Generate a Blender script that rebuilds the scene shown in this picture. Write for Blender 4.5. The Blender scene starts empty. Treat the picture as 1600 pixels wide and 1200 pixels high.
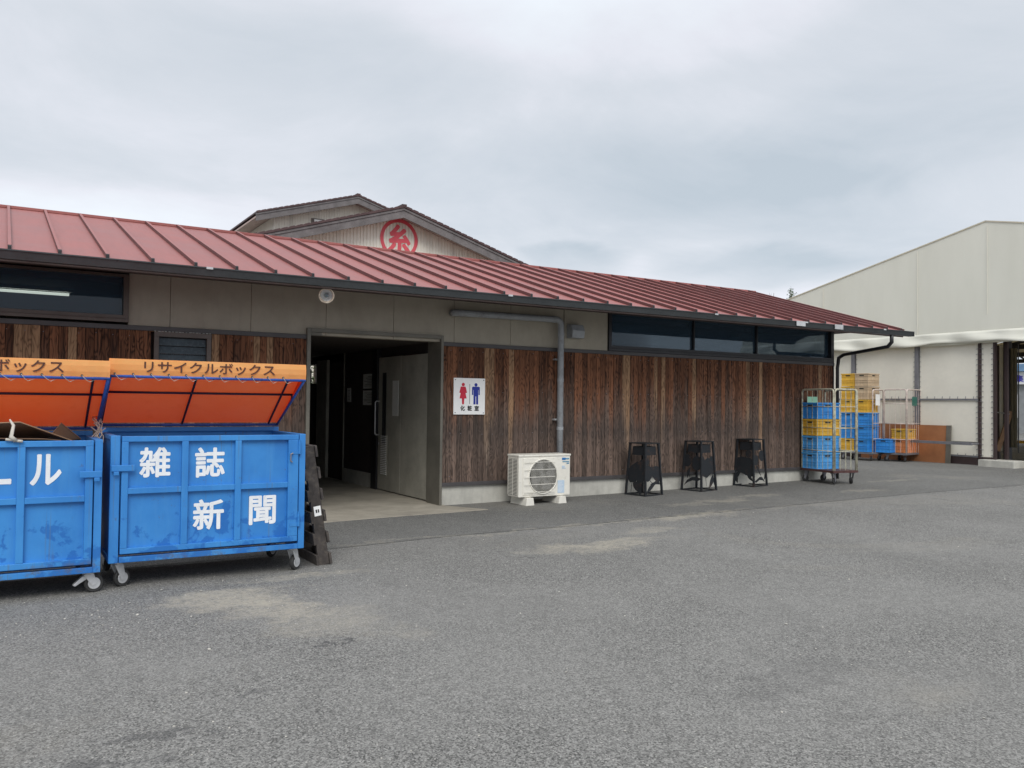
import bpy, math, random
from mathutils import Vector, Matrix
random.seed(7)
S = bpy.context.scene
C = S.collection
R = math.radians
H = 1.507
# ------------------------------------------------------------ camera
def make_camera():
    f, yaw, pit, roll = 1307., R(31.53), R(1.335), R(.669)
    fw = Vector((math.sin(yaw)*math.cos(pit), math.cos(yaw)*math.cos(pit), math.sin(pit)))
    r0 = Vector((math.cos(yaw), -math.sin(yaw), 0)); u0 = r0.cross(fw)
    rt = r0*math.cos(roll)+u0*math.sin(roll); up = u0*math.cos(roll)-r0*math.sin(roll)
    c = bpy.data.cameras.new('camera'); o = bpy.data.objects.new('camera', c); C.objects.link(o)
    c.sensor_width = 36; c.lens = 36*f/1600; c.clip_end = 2000; c.clip_start = .05
    m = Matrix((rt, up, -fw)).transposed().to_4x4(); m.translation = (0, 0, H)
    o.matrix_world = m; S.camera = o
make_camera()
# ------------------------------------------------------------ world
SUN_EL, SUN_AZ = R(44), R(205)      # azimuth clockwise from +Y
def make_world():
    w = bpy.data.worlds.new('World'); S.world = w; w.use_nodes = True
    nt = w.node_tree; nt.nodes.clear(); N = nt.nodes.new; L = nt.links.new
    out = N('ShaderNodeOutputWorld')
    sky = N('ShaderNodeTexSky'); sky.sky_type = 'NISHITA'; sky.sun_disc = False
    sky.sun_elevation = SUN_EL; sky.sun_rotation = SUN_AZ
    b1 = N('ShaderNodeBackground'); b1.inputs[1].default_value = .1; L(sky.outputs[0], b1.inputs[0])
    tc = N('ShaderNodeTexCoord'); sx = N('ShaderNodeSeparateXYZ'); L(tc.outputs['Generated'], sx.inputs[0])
    def math_(op, a, b=None, c=None, clamp=False):
        n = N('ShaderNodeMath'); n.operation = op; n.use_clamp = clamp
        for i, v in enumerate((a, b, c)):
            if v is None: continue
            if isinstance(v, (int, float)): n.inputs[i].default_value = v
            else: L(v, n.inputs[i])
        return n.outputs[0]
    z = math_('MAXIMUM', sx.outputs[2], 0.0)
    k = math_('ADD', z, .16)
    cx = N('ShaderNodeCombineXYZ'); L(math_('DIVIDE', sx.outputs[0], k), cx.inputs[0]); L(math_('DIVIDE', sx.outputs[1], k), cx.inputs[1])
    cx.inputs[2].default_value = 3.1
    def noise(scale, det, rough, dist=0.):
        n = N('ShaderNodeTexNoise'); n.inputs['Scale'].default_value = scale; n.inputs['Detail'].default_value = det
        n.inputs['Roughness'].default_value = rough; n.inputs['Distortion'].default_value = dist; L(cx.outputs[0], n.inputs[0]); return n.outputs[0]
    big = noise(.33, 3, .45, .4); mid = noise(1.1, 9, .62, .5)
    v = math_('ADD', math_('MULTIPLY', big, .62), math_('MULTIPLY', mid, .38))
    # broad darker banks and brighter breaks of the overcast, placed by compass direction
    az = math_('ARCTAN2', sx.outputs[0], sx.outputs[1]); el = math_('ARCSINE', sx.outputs[2])
    wob = noise(2.3, 4, .55, .5)
    for a0, e0, wa, we, am in ((36, 14.5, 15, 3.6, -.13), (17, 21, 12, 3, -.05), (47, 9.0, 5.5, 1.3, -.16), (35.6, 9.6, 3.2, 1.2, -.15), (57, 17, 9, 3, -.07), (40, 27, 14, 4.5, .13), (24, 14, 9, 2, .05), (8, 10.5, 14, 2.2, .12), (50, 7.4, 9, 1.2, .10), (5, 19, 8, 3, .03), (59, 24, 6, 3, .03)):
        da = math_('POWER', math_('DIVIDE', math_('SUBTRACT', az, R(a0)), R(wa)), 2); de = math_('POWER', math_('DIVIDE', math_('SUBTRACT', el, R(e0)), R(we)), 2)
        dd = math_('ADD', math_('ADD', da, de), math_('MULTIPLY', math_('SUBTRACT', wob, .5), 2.6))
        mm = N('ShaderNodeMapRange'); mm.interpolation_type = 'SMOOTHSTEP'; L(dd, mm.inputs[0]); mm.inputs[1].default_value = 0; mm.inputs[2].default_value = 2.2; mm.inputs[3].default_value = am; mm.inputs[4].default_value = 0
        v = math_('ADD', v, mm.outputs[0])
    ra = N('ShaderNodeValToRGB'); L(v, ra.inputs[0]); e = ra.color_ramp.elements
    e[0].position = .30; e[0].color = (.38, .43, .48, 1); e[1].position = .68; e[1].color = (.635, .675, .72, 1)
    m_ = e.new(.48); m_.color = (.50, .53, .575, 1); m_ = e.new(.56); m_.color = (.575, .59, .64, 1)
    # overcast sky: brighter overhead than at the horizon, and a pale band low down
    g = N('ShaderNodeMapRange'); L(z, g.inputs[0]); g.inputs[1].default_value = .42; g.inputs[2].default_value = 1.; g.inputs[3].default_value = 1.; g.inputs[4].default_value = 1.5
    h = N('ShaderNodeMapRange'); L(z, h.inputs[0]); h.inputs[1].default_value = .02; h.inputs[2].default_value = .34; h.inputs[3].default_value = 1.08; h.inputs[4].default_value = 1.
    mul = N('ShaderNodeVectorMath'); mul.operation = 'SCALE'; L(ra.outputs[0], mul.inputs[0]); L(math_('MULTIPLY', math_('MULTIPLY', g.outputs[0], h.outputs[0]), 1.05), mul.inputs[3])
    b2 = N('ShaderNodeBackground'); L(mul.outputs[0], b2.inputs[0]); b2.inputs[1].default_value = 1.
    mx = N('ShaderNodeMixShader'); mx.inputs[0].default_value = .96
    L(b1.outputs[0], mx.inputs[1]); L(b2.outputs[0], mx.inputs[2]); L(mx.outputs[0], out.inputs[0])
make_world()
sl = bpy.data.lights.new('sun', 'SUN'); sl.energy = 1.5; sl.angle = R(35); sl.color = (1, .97, .92)
so = bpy.data.objects.new('sun', sl); C.objects.link(so)
d = Vector((math.sin(SUN_AZ)*math.cos(SUN_EL), math.cos(SUN_AZ)*math.cos(SUN_EL), math.sin(SUN_EL)))
so.rotation_euler = d.to_track_quat('Z', 'Y').to_euler(); so.location = (0, 0, 30)
S.view_settings.view_transform = 'Standard'; S.view_settings.look = 'None'
S.view_settings.exposure = 0.42; S.view_settings.gamma = 1
# ------------------------------------------------------------ node helper
class NT:
    def __init__(s, name):
        s.m = bpy.data.materials.new(name); s.m.use_nodes = True; s.t = s.m.node_tree
        s.b = s.t.nodes['Principled BSDF']; s.out = s.t.nodes['Material Output']
    def n(s, typ): return s.t.nodes.new('ShaderNode'+typ)
    def l(s, a, b): s.t.links.new(a, b)
    def coord(s, scale=(1, 1, 1), world=True):
        mp = s.n('Mapping'); mp.inputs['Scale'].default_value = scale
        if world: s.l(s.n('NewGeometry').outputs['Position'], mp.inputs[0])
        else: s.l(s.n('TexCoord').outputs['Object'], mp.inputs[0])
        return mp.outputs[0]
    def noise(s, vec, scale, det=4, rough=.55, dist=0):
        n = s.n('TexNoise'); n.inputs['Scale'].default_value = scale; n.inputs['Detail'].default_value = det
        n.inputs['Roughness'].default_value = rough; n.inputs['Distortion'].default_value = dist; s.l(vec, n.inputs[0]); return n.outputs[0]
    def math(s, op, a, b=None, c=None, clamp=False):
        n = s.n('Math'); n.operation = op; n.use_clamp = clamp
        for i, v in enumerate((a, b, c)):
            if v is None: continue
            if isinstance(v, (int, float)): n.inputs[i].default_value = v
            else: s.l(v, n.inputs[i])
        return n.outputs[0]
    def mr(s, v, a, b, c=0., d=1., smooth=False):
        n = s.n('MapRange'); s.l(v, n.inputs[0])
        if smooth: n.interpolation_type = 'SMOOTHSTEP'
        for i, x in enumerate((a, b, c, d)): n.inputs[i+1].default_value = x
        return n.outputs[0]
    def mix(s, f, a, b, blend='MIX'):
        n = s.n('Mix'); n.data_type = 'RGBA'; n.blend_type = blend
        if isinstance(f, (int, float)): n.inputs[0].default_value = f
        else: s.l(f, n.inputs[0])
        for i, v in ((6, a), (7, b)):
            if isinstance(v, tuple): n.inputs[i].default_value = (*v[:3], 1)
            else: s.l(v, n.inputs[i])
        return n.outputs[2]
    def bump(s, h, strength=.3, dist=.01):
        n = s.n('Bump'); n.inputs['Strength'].default_value = strength; n.inputs['Distance'].default_value = dist
        s.l(h, n.inputs['Height']); s.l(n.outputs[0], s.b.inputs['Normal']); return n
    def col(s, v):
        if isinstance(v, tuple): s.b.inputs['Base Color'].default_value = (*v[:3], 1)
        else: s.l(v, s.b.inputs['Base Color'])
    def rough(s, v):
        if isinstance(v, (int, float)): s.b.inputs['Roughness'].default_value = v
        else: s.l(v, s.b.inputs['Roughness'])
def paint(name, c, rough=.5, metal=0., var=.12, dirt=None, dirt_amt=.25, scale=3., world=True, bump=.05, spec=None):
    t = NT(name); v = t.coord(world=world)
    n1 = t.noise(v, scale, 5, .6); n2 = t.noise(v, scale*9, 4, .6)
    f = t.math('ADD', t.math('MULTIPLY', n1, .7), t.math('MULTIPLY', n2, .3))
    lo = tuple(x*(1-var*1.6) for x in c); hi = tuple(min(1, x*(1+var*1.6)) for x in c)
    cc = t.mix(t.mr(f, .35, .65), lo, hi)
    if dirt:
        d_ = t.mr(t.noise(v, scale*2.3, 7, .7), .62-dirt_amt*.4, .75)
        cc = t.mix(t.math('MULTIPLY', d_, .9), cc, dirt)
    t.col(cc); t.b.inputs['Metallic'].default_value = metal
    t.rough(t.mr(n2, .3, .7, max(.02, rough-.08), min(1, rough+.08)))
    if bump: t.bump(n2, bump, .004)
    if spec is not None: t.b.inputs['Specular IOR Level'].default_value = spec
    return t.m
M = {}
# asphalt
def asphalt(name, base, sand=.5):
    t = NT(name); v = t.coord()
    fine = t.noise(v, 190, 3, .85); mid = t.noise(v, 55, 3, .7); big = t.noise(v, .55, 5, .6, .5); st = t.noise(v, .28, 6, .62, .8)
    vo = t.n('TexVoronoi'); vo.inputs['Scale'].default_value = 115; t.l(v, vo.inputs[0])
    sp = t.mr(vo.outputs['Color'], .0, 1.)
    k = t.math('ADD', t.math('MULTIPLY', fine, .5), t.math('MULTIPLY', sp, .5))
    c = t.mix(t.mr(k, .3, .72), tuple(x*.32 for x in base), tuple(x*1.8 for x in base))
    w = t.n('TexVoronoi'); w.inputs['Scale'].default_value = 46; t.l(v, w.inputs[0])
    sx = t.n('SeparateColor'); t.l(w.outputs['Color'], sx.inputs[0])
    chip = t.math('MULTIPLY', t.math('GREATER_THAN', sx.outputs[0], .92), t.math('LESS_THAN', w.outputs['Distance'], .24))
    w2 = t.n('TexVoronoi'); w2.inputs['Scale'].default_value = 120; t.l(v, w2.inputs[0]); sx2 = t.n('SeparateColor'); t.l(w2.outputs['Color'], sx2.inputs[0])
    chip = t.math('MAXIMUM', chip, t.math('MULTIPLY', t.math('MULTIPLY', t.math('GREATER_THAN', sx2.outputs[0], .90), t.math('LESS_THAN', w2.outputs['Distance'], .4)), .7))
    pit = t.math('MULTIPLY', t.math('LESS_THAN', sx2.outputs[1], .14), t.math('LESS_THAN', w2.outputs['Distance'], .45)); c = t.mix(t.math('MULTIPLY', pit, .6), c, (.035, .035, .034))
    c = t.mix(t.math('MULTIPLY', chip, .75), c, (.52, .5, .46))
    c = t.mix(t.mr(big, .38, .66, 0, .4), c, tuple(x*1.45 for x in base))
    dk = t.noise(t.coord((.9, .35, 1)), .8, 4, .6, .6)
    c = t.mix(t.mr(dk, .5, .72, 0, .24), c, tuple(x*.55 for x in base))
    c = t.mix(t.mr(t.noise(v, 7, 4, .6), .5, .7, 0, .25), c, tuple(x*.6 for x in base))
    c = t.mix(t.math('MULTIPLY', t.mr(st, .56, .72), t.mr(mid, .3, .6, .25, sand)), c, (.31, .285, .235))
    # sandy deposits lying along the seam and where water dries
    wn = t.n('TexNoise'); wn.inputs['Scale'].default_value = 1.7; wn.inputs['Detail'].default_value = 6; wn.inputs['Roughness'].default_value = .7; t.l(v, wn.inputs[0])
    vs_ = t.n('VectorMath'); vs_.operation = 'MULTIPLY_ADD'; t.l(wn.outputs['Color'], vs_.inputs[0]); vs_.inputs[1].default_value = (1.5, 1.2, 0); t.l(v, vs_.inputs[2])
    v2 = t.n('VectorMath'); v2.operation = 'ADD'; v2.inputs[1].default_value = (-.75, -.6, 0); t.l(vs_.outputs[0], v2.inputs[0])
    q = t.n('SeparateXYZ'); t.l(v2.outputs[0], q.inputs[0])
    for (px, py, rx, ry, a) in ((5.5, 7.15, .8, .24, 1.), (1.5, 6.5, .45, .32, 1.), (1.75, 6.15, .3, .4, .8), (8.1, 8.35, .7, .2, .7), (2.2, 7.1, .6, .12, .7), (9.6, 9.4, .5, .22, .65), (6.6, 7.7, .5, .14, .6), (2.0, 5.6, .4, .5, .45), (6.6, 8.42, 4.2, .05, .55), (10.6, 9.6, .5, .12, .6), (12.8, 9.2, .5, .15, .6), (15.2, 10.2, .8, .12, .6), (8.8, 9.3, .3, .12, .5)):
        ex = t.math('POWER', t.math('DIVIDE', t.math('SUBTRACT', q.outputs[0], px), rx), 2)
        ey = t.math('POWER', t.math('DIVIDE', t.math('SUBTRACT', q.outputs[1], py), ry), 2)
        dd = t.math('ADD', t.math('ADD', ex, ey), t.math('MULTIPLY', t.noise(v, 4.5, 6, .75), 3.4))
        mm = t.math('MULTIPLY', t.mr(dd, 1.2, 3.6, a*.85, 0, True), t.mr(t.noise(v, 16, 6, .85), .40, .55, .25, 1.))
        c = t.mix(mm, c, (.42, .385, .31))
    # damp dark smears and a hairline crack
    for (px, py, rx, ry, a) in ((.15, 3.75, .35, .09, .5), (.62, 4.05, .22, .05, .45), (1.05, 4.35, .15, .04, .4), (1.75, 5.05, .07, .03, .7), (3.9, 3.2, .5, .15, .15)):
        ex = t.math('POWER', t.math('DIVIDE', t.math('SUBTRACT', q.outputs[0], px), rx), 2); ey = t.math('POWER', t.math('DIVIDE', t.math('SUBTRACT', q.outputs[1], py), ry), 2)
        c = t.mix(t.mr(t.math('ADD', ex, ey), .2, 1.6, a, 0, True), c, (.05, .05, .052))
    cr = t.n('TexVoronoi'); cr.feature = 'DISTANCE_TO_EDGE'; cr.inputs['Scale'].default_value = .23; t.l(v2.outputs[0], cr.inputs[0])
    c = t.mix(t.math('MULTIPLY', t.mr(cr.outputs['Distance'], .0008, .0022, .5, 0), t.mr(big, .45, .6)), c, (.06, .06, .058))
    t.col(c); t.rough(.93)
    t.bump(t.math('ADD', t.math('MULTIPLY', k, 1.), t.math('MULTIPLY', mid, .4)), .6, .005)
    t.b.inputs['Specular IOR Level'].default_value = .3
    return t.m
M['asphalt'] = asphalt('asphalt', (.188, .185, .173))
M['asphalt_new'] = asphalt('asphalt_dark', (.148, .147, .138), .4)
def concrete(name, base, streak=.4):
    t = NT(name); v = t.coord(); n = t.noise(v, 2.2, 7, .65, .3); f = t.noise(v, 70, 3, .7); s_ = t.noise(t.coord((5, 5, .7)), 2.2, 5, .65)
    c = t.mix(t.mr(n, .3, .7), tuple(x*.72 for x in base), tuple(x*1.2 for x in base))
    c = t.mix(t.mr(s_, .5, .72, 0, streak), c, tuple(x*.45 for x in base))
    c = t.mix(t.mr(f, .3, .7, 0, .22), c, tuple(x*.55 for x in base))
    t.col(c); t.rough(.88); t.bump(f, .3, .004); return t.m
M['concrete'] = concrete('concrete', (.52, .51, .46), .25)
M['slab'] = concrete('slab_concrete', (.40, .365, .30), .1)
# wood cladding
def wood(name):
    t = NT(name); a = t.n('Attribute'); a.attribute_name = 'tone'; sc = t.n('SeparateColor'); t.l(a.outputs['Color'], sc.inputs[0])
    r1, r2, r3 = sc.outputs
    geo = t.n('NewGeometry'); q = t.n('SeparateXYZ'); t.l(geo.outputs['Position'], q.inputs[0])
    cb = t.n('CombineXYZ'); t.l(t.math('ADD', t.math('MULTIPLY', q.outputs[0], 1.), t.math('MULTIPLY', r1, 37.)), cb.inputs[0]); t.l(t.math('ADD', q.outputs[1], t.math('MULTIPLY', r2, 11.)), cb.inputs[1])
    t.l(t.math('MULTIPLY', q.outputs[2], .025), cb.inputs[2])
    grain = t.noise(cb.outputs[0], 60, 4, .6, .35)
    cb2 = t.n('CombineXYZ'); t.l(t.math('ADD', t.math('MULTIPLY', q.outputs[0], 1.), t.math('MULTIPLY', r2, 53.)), cb2.inputs[0]); t.l(r1, cb2.inputs[1]); t.l(t.math('MULTIPLY', q.outputs[2], .22), cb2.inputs[2])
    ring = t.noise(cb2.outputs[0], 9, 2, .45, .3)
    rs = t.math('ABSOLUTE', t.math('SINE', t.math('MULTIPLY', ring, 34.)))
    g = t.math('ADD', t.math('ADD', t.math('MULTIPLY', t.math('SUBTRACT', grain, .5), 1.35), .5), t.math('ADD', t.math('MULTIPLY', t.math('SUBTRACT', rs, .5), .36), t.math('MULTIPLY', t.math('SUBTRACT', r2, .5), .22)))
    z = q.outputs[2]
    wz = t.math('ADD', z, t.math('ADD', t.math('MULTIPLY', r2, .55), t.math('MULTIPLY', t.noise(t.coord((6, 6, 1.1)), 1.2, 4, .6), .9)))
    fresh = t.mr(wz, 1.75, 2.75, 0, 1, True)           # wood kept fresh under the eave, greyed by rain below
    rich = t.mix(t.mr(g, .28, .72), (.042, .019, .012), (.27, .115, .06))
    grey = t.mix(t.mr(g, .25, .78), (.052, .037, .030), (.215, .152, .122))
    c = t.mix(fresh, grey, rich)
    c = t.mix(t.mr(r1, 0, 1, -.1, .55), c, t.mix(fresh, (.05, .038, .032), (.035, .016, .011)))
    # pale, bark-stripped boards with a shape of their own
    st = t.math('MULTIPLY', t.math('GREATER_THAN', r3, .5), t.mr(t.math('ADD', t.noise(cb.outputs[0], 9, 3, .6), t.math('MULTIPLY', t.mr(z, .3, 2.4), .34)), .56, .66))
    pale = t.mix(t.mr(g, .25, .75), (.17, .095, .055), (.44, .27, .155))
    pale = t.mix(t.mr(wz, 1.1, 2.3), t.mix(t.mr(g, .25, .75), (.10, .08, .066), (.26, .215, .18)), pale)
    c = t.mix(t.math('MULTIPLY', st, .85), c, pale)
    # damp dark stain band with a cloudy edge
    band = t.mr(t.math('ABSOLUTE', t.math('SUBTRACT', t.math('ADD', z, t.math('MULTIPLY', t.noise(t.coord((1, 1, 1)), .9, 4, .6), .6)), 1.38)), .0, .32, .4, 0.)
    c = t.mix(band, c, (.04, .036, .035))
    vv = t.n('TexVoronoi'); vv.inputs['Scale'].default_value = 7; t.l(t.coord((1.2, 1, .45)), vv.inputs[0])
    c = t.mix(t.mr(vv.outputs['Distance'], .03, .07, .7, 0), c, (.03, .016, .01))
    t.col(c); t.rough(.82); t.bump(g, .5, .003); t.b.inputs['Specular IOR Level'].default_value = .25
    return t.m
M['wood'] = wood('weathered_board')
def roofmat():
    t = NT('red_roof_paint'); v = t.coord(); n = t.noise(v, 1.3, 6, .6); s_ = t.noise(t.coord((9, .8, .8)), 1.6, 5, .6); f = t.noise(v, 160, 2, .5)
    c = t.mix(t.mr(n, .3, .7), (.285, .09, .08), (.355, .118, .105)); c = t.mix(t.mr(s_, .45, .75, 0, .3), c, (.20, .07, .065)); c = t.mix(t.mr(f, .5, .8, 0, .15), c, (.40, .17, .16))
    t.col(c); t.rough(t.mr(n, .3, .7, .42, .56)); t.bump(t.noise(t.coord((1.6, .5, .5)), 1.6, 3, .5), .22, .03); t.b.inputs['Specular IOR Level'].default_value = .5; return t.m
M['roof'] = roofmat()
M['seam_side'] = paint('seam_side_paint', (.11, .042, .04), .5)  # darker roof red for seam sides, their shade put into the colour
M['roof_dark'] = paint('roof_trim', (.13, .05, .05), .45)
def panelm():
    t = NT('beige_board'); v = t.coord(); n = t.noise(v, 3, 6, .65); s_ = t.noise(t.coord((4, 4, .9)), 3, 5, .6); f = t.noise(t.coord((1, 1, 3)), 60, 3, .6)
    c = t.mix(t.mr(n, .3, .7), (.37, .335, .27), (.45, .41, .335)); c = t.mix(t.mr(s_, .5, .8, 0, .35), c, (.29, .265, .215)); c = t.mix(t.mr(f, .4, .7, 0, .18), c, (.31, .28, .225))
    t.col(c); t.rough(.85); t.bump(f, .15, .003); return t.m
M['panel'] = panelm()
M['trim'] = paint('dark_trim', (.075, .07, .072), .5, .1)
M['gutter'] = paint('gutter_metal', (.052, .058, .062), .35, .1)
M['black'] = paint('black_paint', (.018, .018, .02), .45)
M['brownframe'] = paint('bronze_frame', (.10, .078, .068), .4, .3)
M['darkframe'] = paint('dark_window_frame', (.03, .03, .034), .4, .3)
M['jamb'] = paint('olive_metal', (.16, .15, .125), .5, .2)
M['doorpanel'] = paint('greige_door_paint', (.38, .365, .31), .55)
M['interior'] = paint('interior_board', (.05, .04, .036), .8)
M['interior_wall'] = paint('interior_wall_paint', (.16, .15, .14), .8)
M['wall_side'] = paint('side_wall_render', (.35, .32, .27), .85)
M['pipe'] = paint('grey_pvc', (.33, .35, .37), .4, 0, .08, (.16, .16, .16), .25)
M['silver'] = paint('galvanised', (.55, .56, .57), .4, .35, .15)
M['white'] = paint('white_paint', (.88, .88, .86), .4, 0, .04)
M['paper'] = paint('paper', (.7, .7, .66), .7, 0, .05)
M['accase'] = paint('ac_cream_enamel', (.78, .755, .68), .45, 0, .05, (.42, .39, .32), .08)
M['acdark'] = paint('ac_dark_coil', (.03, .032, .03), .6, .2)
M['label_blue'] = paint('label_blue', (.02, .16, .42), .4, 0, .02)
M['label_pale'] = paint('label_pale', (.5, .62, .74), .4, 0, .02)
M['red'] = paint('sign_red', (.62, .015, .05), .4, 0, .02)
M['blue'] = paint('sign_blue', (.012, .03, .32), .4, 0, .02)
M['ink'] = paint('black_ink', (.02, .02, .022), .5, 0, .02)
M['brownink'] = paint('brown_ink', (.085, .03, .018), .6, 0, .05)
M['letter'] = paint('white_letter_paint', (.82, .84, .86), .5, 0, .05, (.4, .5, .65), .03, 9)
def binblue():
    t = NT('worn_blue_paint'); v = t.coord(); n = t.noise(v, 1.6, 5, .6); s_ = t.noise(t.coord((7, 7, .8)), 1.9, 6, .65)
    c = t.mix(t.mr(n, .32, .68), (.024, .185, .53), (.045, .275, .67)); c = t.mix(t.mr(s_, .5, .75, 0, .45), c, (.07, .29, .62))
    q = t.n('SeparateXYZ'); t.l(t.n('NewGeometry').outputs['Position'], q.inputs[0])
    low = t.mr(t.math('ADD', q.outputs[2], t.math('MULTIPLY', t.noise(v, 6, 5, .6), .35)), .48, .6, .75, 0)
    blot = t.mr(t.math('ADD', t.noise(v, 5.2, 5, .6, .3), t.mr(q.outputs[2], .3, .75, .10, -.09)), .60, .645, 0, .8)
    c = t.mix(blot, c, (.010, .13, .45))
    ed = t.math('MULTIPLY', t.mr(t.noise(v, 5, 6, .75), .5, .6), t.mr(t.math('ADD', q.outputs[2], t.math('MULTIPLY', t.noise(v, 9, 4, .6), .12)), .27, .33, .8, 0)); c = t.mix(ed, c, (.11, .10, .085))
    rust = t.math('MULTIPLY', t.mr(t.noise(v, 17, 6, .75), .62, .7), t.mr(t.noise(v, 2.4, 3, .5), .48, .62))
    c = t.mix(t.math('MULTIPLY', rust, .75), c, (.10, .055, .035))
    stp = t.math('MULTIPLY', t.mr(t.noise(t.coord((38, 38, .5)), 1., 3, .5), .64, .68), t.mr(t.noise(v, 1.7, 2, .5), .42, .6, 0, .5))
    c = t.mix(stp, c, (.09, .16, .26))
    t.col(c); t.rough(t.mr(n, .3, .7, .42, .62)); t.bump(t.noise(v, 11, 4, .6), .12, .01); return t.m
M['binblue'] = binblue()
M['bininside'] = paint('bin_inner_blue', (.02, .10, .30), .6, 0, .2, (.06, .04, .03), .2)
M['pipeblue'] = paint('frame_blue', (.03, .10, .42), .45, 0, .15, (.05, .04, .05), .2, 9)
def tarp():
    t = NT('orange_tarpaulin'); v = t.coord(); n = t.noise(v, 2.2, 5, .6); w = t.noise(v, 9, 4, .6)
    c = t.mix(t.mr(n, .3, .7), (.98, .47, .15), (1.0, .56, .22)); c = t.mix(t.mr(w, .55, .8, 0, .25), c, (.62, .26, .06))
    t.col(c); t.rough(.5); t.bump(w, .25, .02)
    tr = t.n('BsdfTranslucent'); tr.inputs[0].default_value = (1., .06, .008, 1)
    # inner face of the cloth is a deeper red-orange
    g = t.n('NewGeometry'); back = g.outputs['Backfacing']
    c2 = t.mix(back, c, (.72, .035, .012)); t.b.inputs['Specular IOR Level'].default_value = .15; t.col(c2)
    mx = t.n('MixShader'); mx.inputs[0].default_value = .34; t.l(t.b.outputs[0], mx.inputs[1]); t.l(tr.outputs[0], mx.inputs[2]); t.l(mx.outputs[0], t.out.inputs[0])
    return t.m
M['tarp'] = tarp()
M['bow'] = paint('navy_bow_tube', (.012, .016, .05), .5)
M['rubber'] = paint('black_rubber', (.03, .03, .03), .7)
M['rope'] = paint('rope', (.55, .52, .46), .9)
M['card'] = paint('cardboard', (.33, .20, .12), .85, 0, .12)
M['oldwood'] = paint('dark_pallet_wood', (.055, .047, .043), .85, 0, .35, (.13, .11, .09), .3, 9)
def iron():
    t = NT('rusty_iron'); v = t.coord(); n = t.noise(v, 9, 6, .7)
    c = t.mix(t.mr(n, .54, .7), (.012, .015, .019), (.05, .028, .022)); t.col(c); t.rough(.6); t.b.inputs['Metallic'].default_value = .1; t.bump(n, .2, .004); return t.m
M['iron'] = iron()
M['cage_rust'] = paint('chipped_cage_paint', (.58, .57, .44), .5, .1, .25, (.14, .07, .05), .42, 7)
M['cage_base'] = paint('maroon_cage_base', (.10, .045, .042), .55, .2, .25)
M['cage_pink'] = paint('pale_cage_paint', (.60, .51, .46), .5, .1, .15, (.25, .13, .09), .15, 7)
def plastic(n, c): return paint(n, c, .4, 0, .08, tuple(x*.5 for x in c), .05, 4)
M['p_blue'] = plastic('blue_plastic', (.04, .27, .68)); M['p_lblue'] = plastic('pale_blue_plastic', (.09, .37, .74))
M['p_yellow'] = plastic('yellow_plastic', (.72, .44, .06)); M['p_beige'] = plastic('beige_plastic', (.56, .43, .29)); M['p_orange'] = plastic('orange_plastic', (.74, .27, .09))
M['mint'] = plastic('mint_plate', (.35, .68, .47)); M['green'] = plastic('green_plate', (.02, .13, .10))
M['ply'] = paint('brown_plywood', (.33, .135, .055), .6, 0, .1)
def pvc():
    t = NT('white_pvc_sheet'); v = t.coord(); n = t.noise(t.coord((1, 1, .25)), 1.4, 6, .6); w = t.noise(v, .8, 4, .6)
    c = t.mix(t.mr(n, .3, .7), (.70, .69, .60), (.76, .75, .66)); c = t.mix(t.mr(w, .55, .8, 0, .2), c, (.60, .59, .51))
    t.col(c); t.rough(.5); t.bump(w, .12, .03); return t.m
M['pvc'] = pvc()
def pvcr():
    t = NT('translucent_pvc'); v = t.coord(); n = t.noise(v, 1.1, 5, .6); c = t.mix(t.mr(n, .3, .7), (.72, .70, .60), (.80, .77, .67)); t.col(c); t.rough(.5)
    tr = t.n('BsdfTranslucent'); tr.inputs[0].default_value = (.75, .66, .48, 1); mx = t.n('MixShader'); mx.inputs[0].default_value = .35; t.l(t.b.outputs[0], mx.inputs[1]); t.l(tr.outputs[0], mx.inputs[2]); t.l(mx.outputs[0], t.out.inputs[0]); return t.m
M['pvc_roof'] = pvcr()
M['pvc_side'] = paint('aged_pvc_sheet', (.80, .765, .665), .55, 0, .035, None, 0, 1.2)
M['steel'] = paint('grey_steel', (.22, .22, .24), .5, .4)
M['brownsteel'] = paint('brown_steel', (.06, .04, .04), .55, .3)
M['barge'] = paint('grey_barge_board', (.15, .138, .138), .7, 0, .2, (.12, .10, .10), .3)
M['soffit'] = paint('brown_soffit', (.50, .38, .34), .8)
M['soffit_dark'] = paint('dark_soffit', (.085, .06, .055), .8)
M['tiles'] = paint('dark_red_tile', (.075, .04, .04), .6, 0, .2)
def siding():
    t = NT('corrugated_siding'); v = t.coord(); n = t.noise(v, .7, 6, .6)
    s_ = t.noise(t.coord((3, 3, .2)), 1.5, 5, .6)
    c = t.mix(t.mr(n, .3, .7), (.80, .77, .68), (.88, .85, .76)); c = t.mix(t.mr(s_, .5, .75, 0, .4), c, (.36, .35, .31)); t.col(c); t.rough(.7); return t.m
M['siding'] = siding()
M['emblem'] = paint('emblem_red', (.72, .10, .13), .6, 0, .06)
M['bark'] = paint('bark', (.09, .07, .055), .9)
M['leafg'] = paint('leaves', (.07, .11, .04), .7, 0, .4, None, 0, 6)
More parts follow.
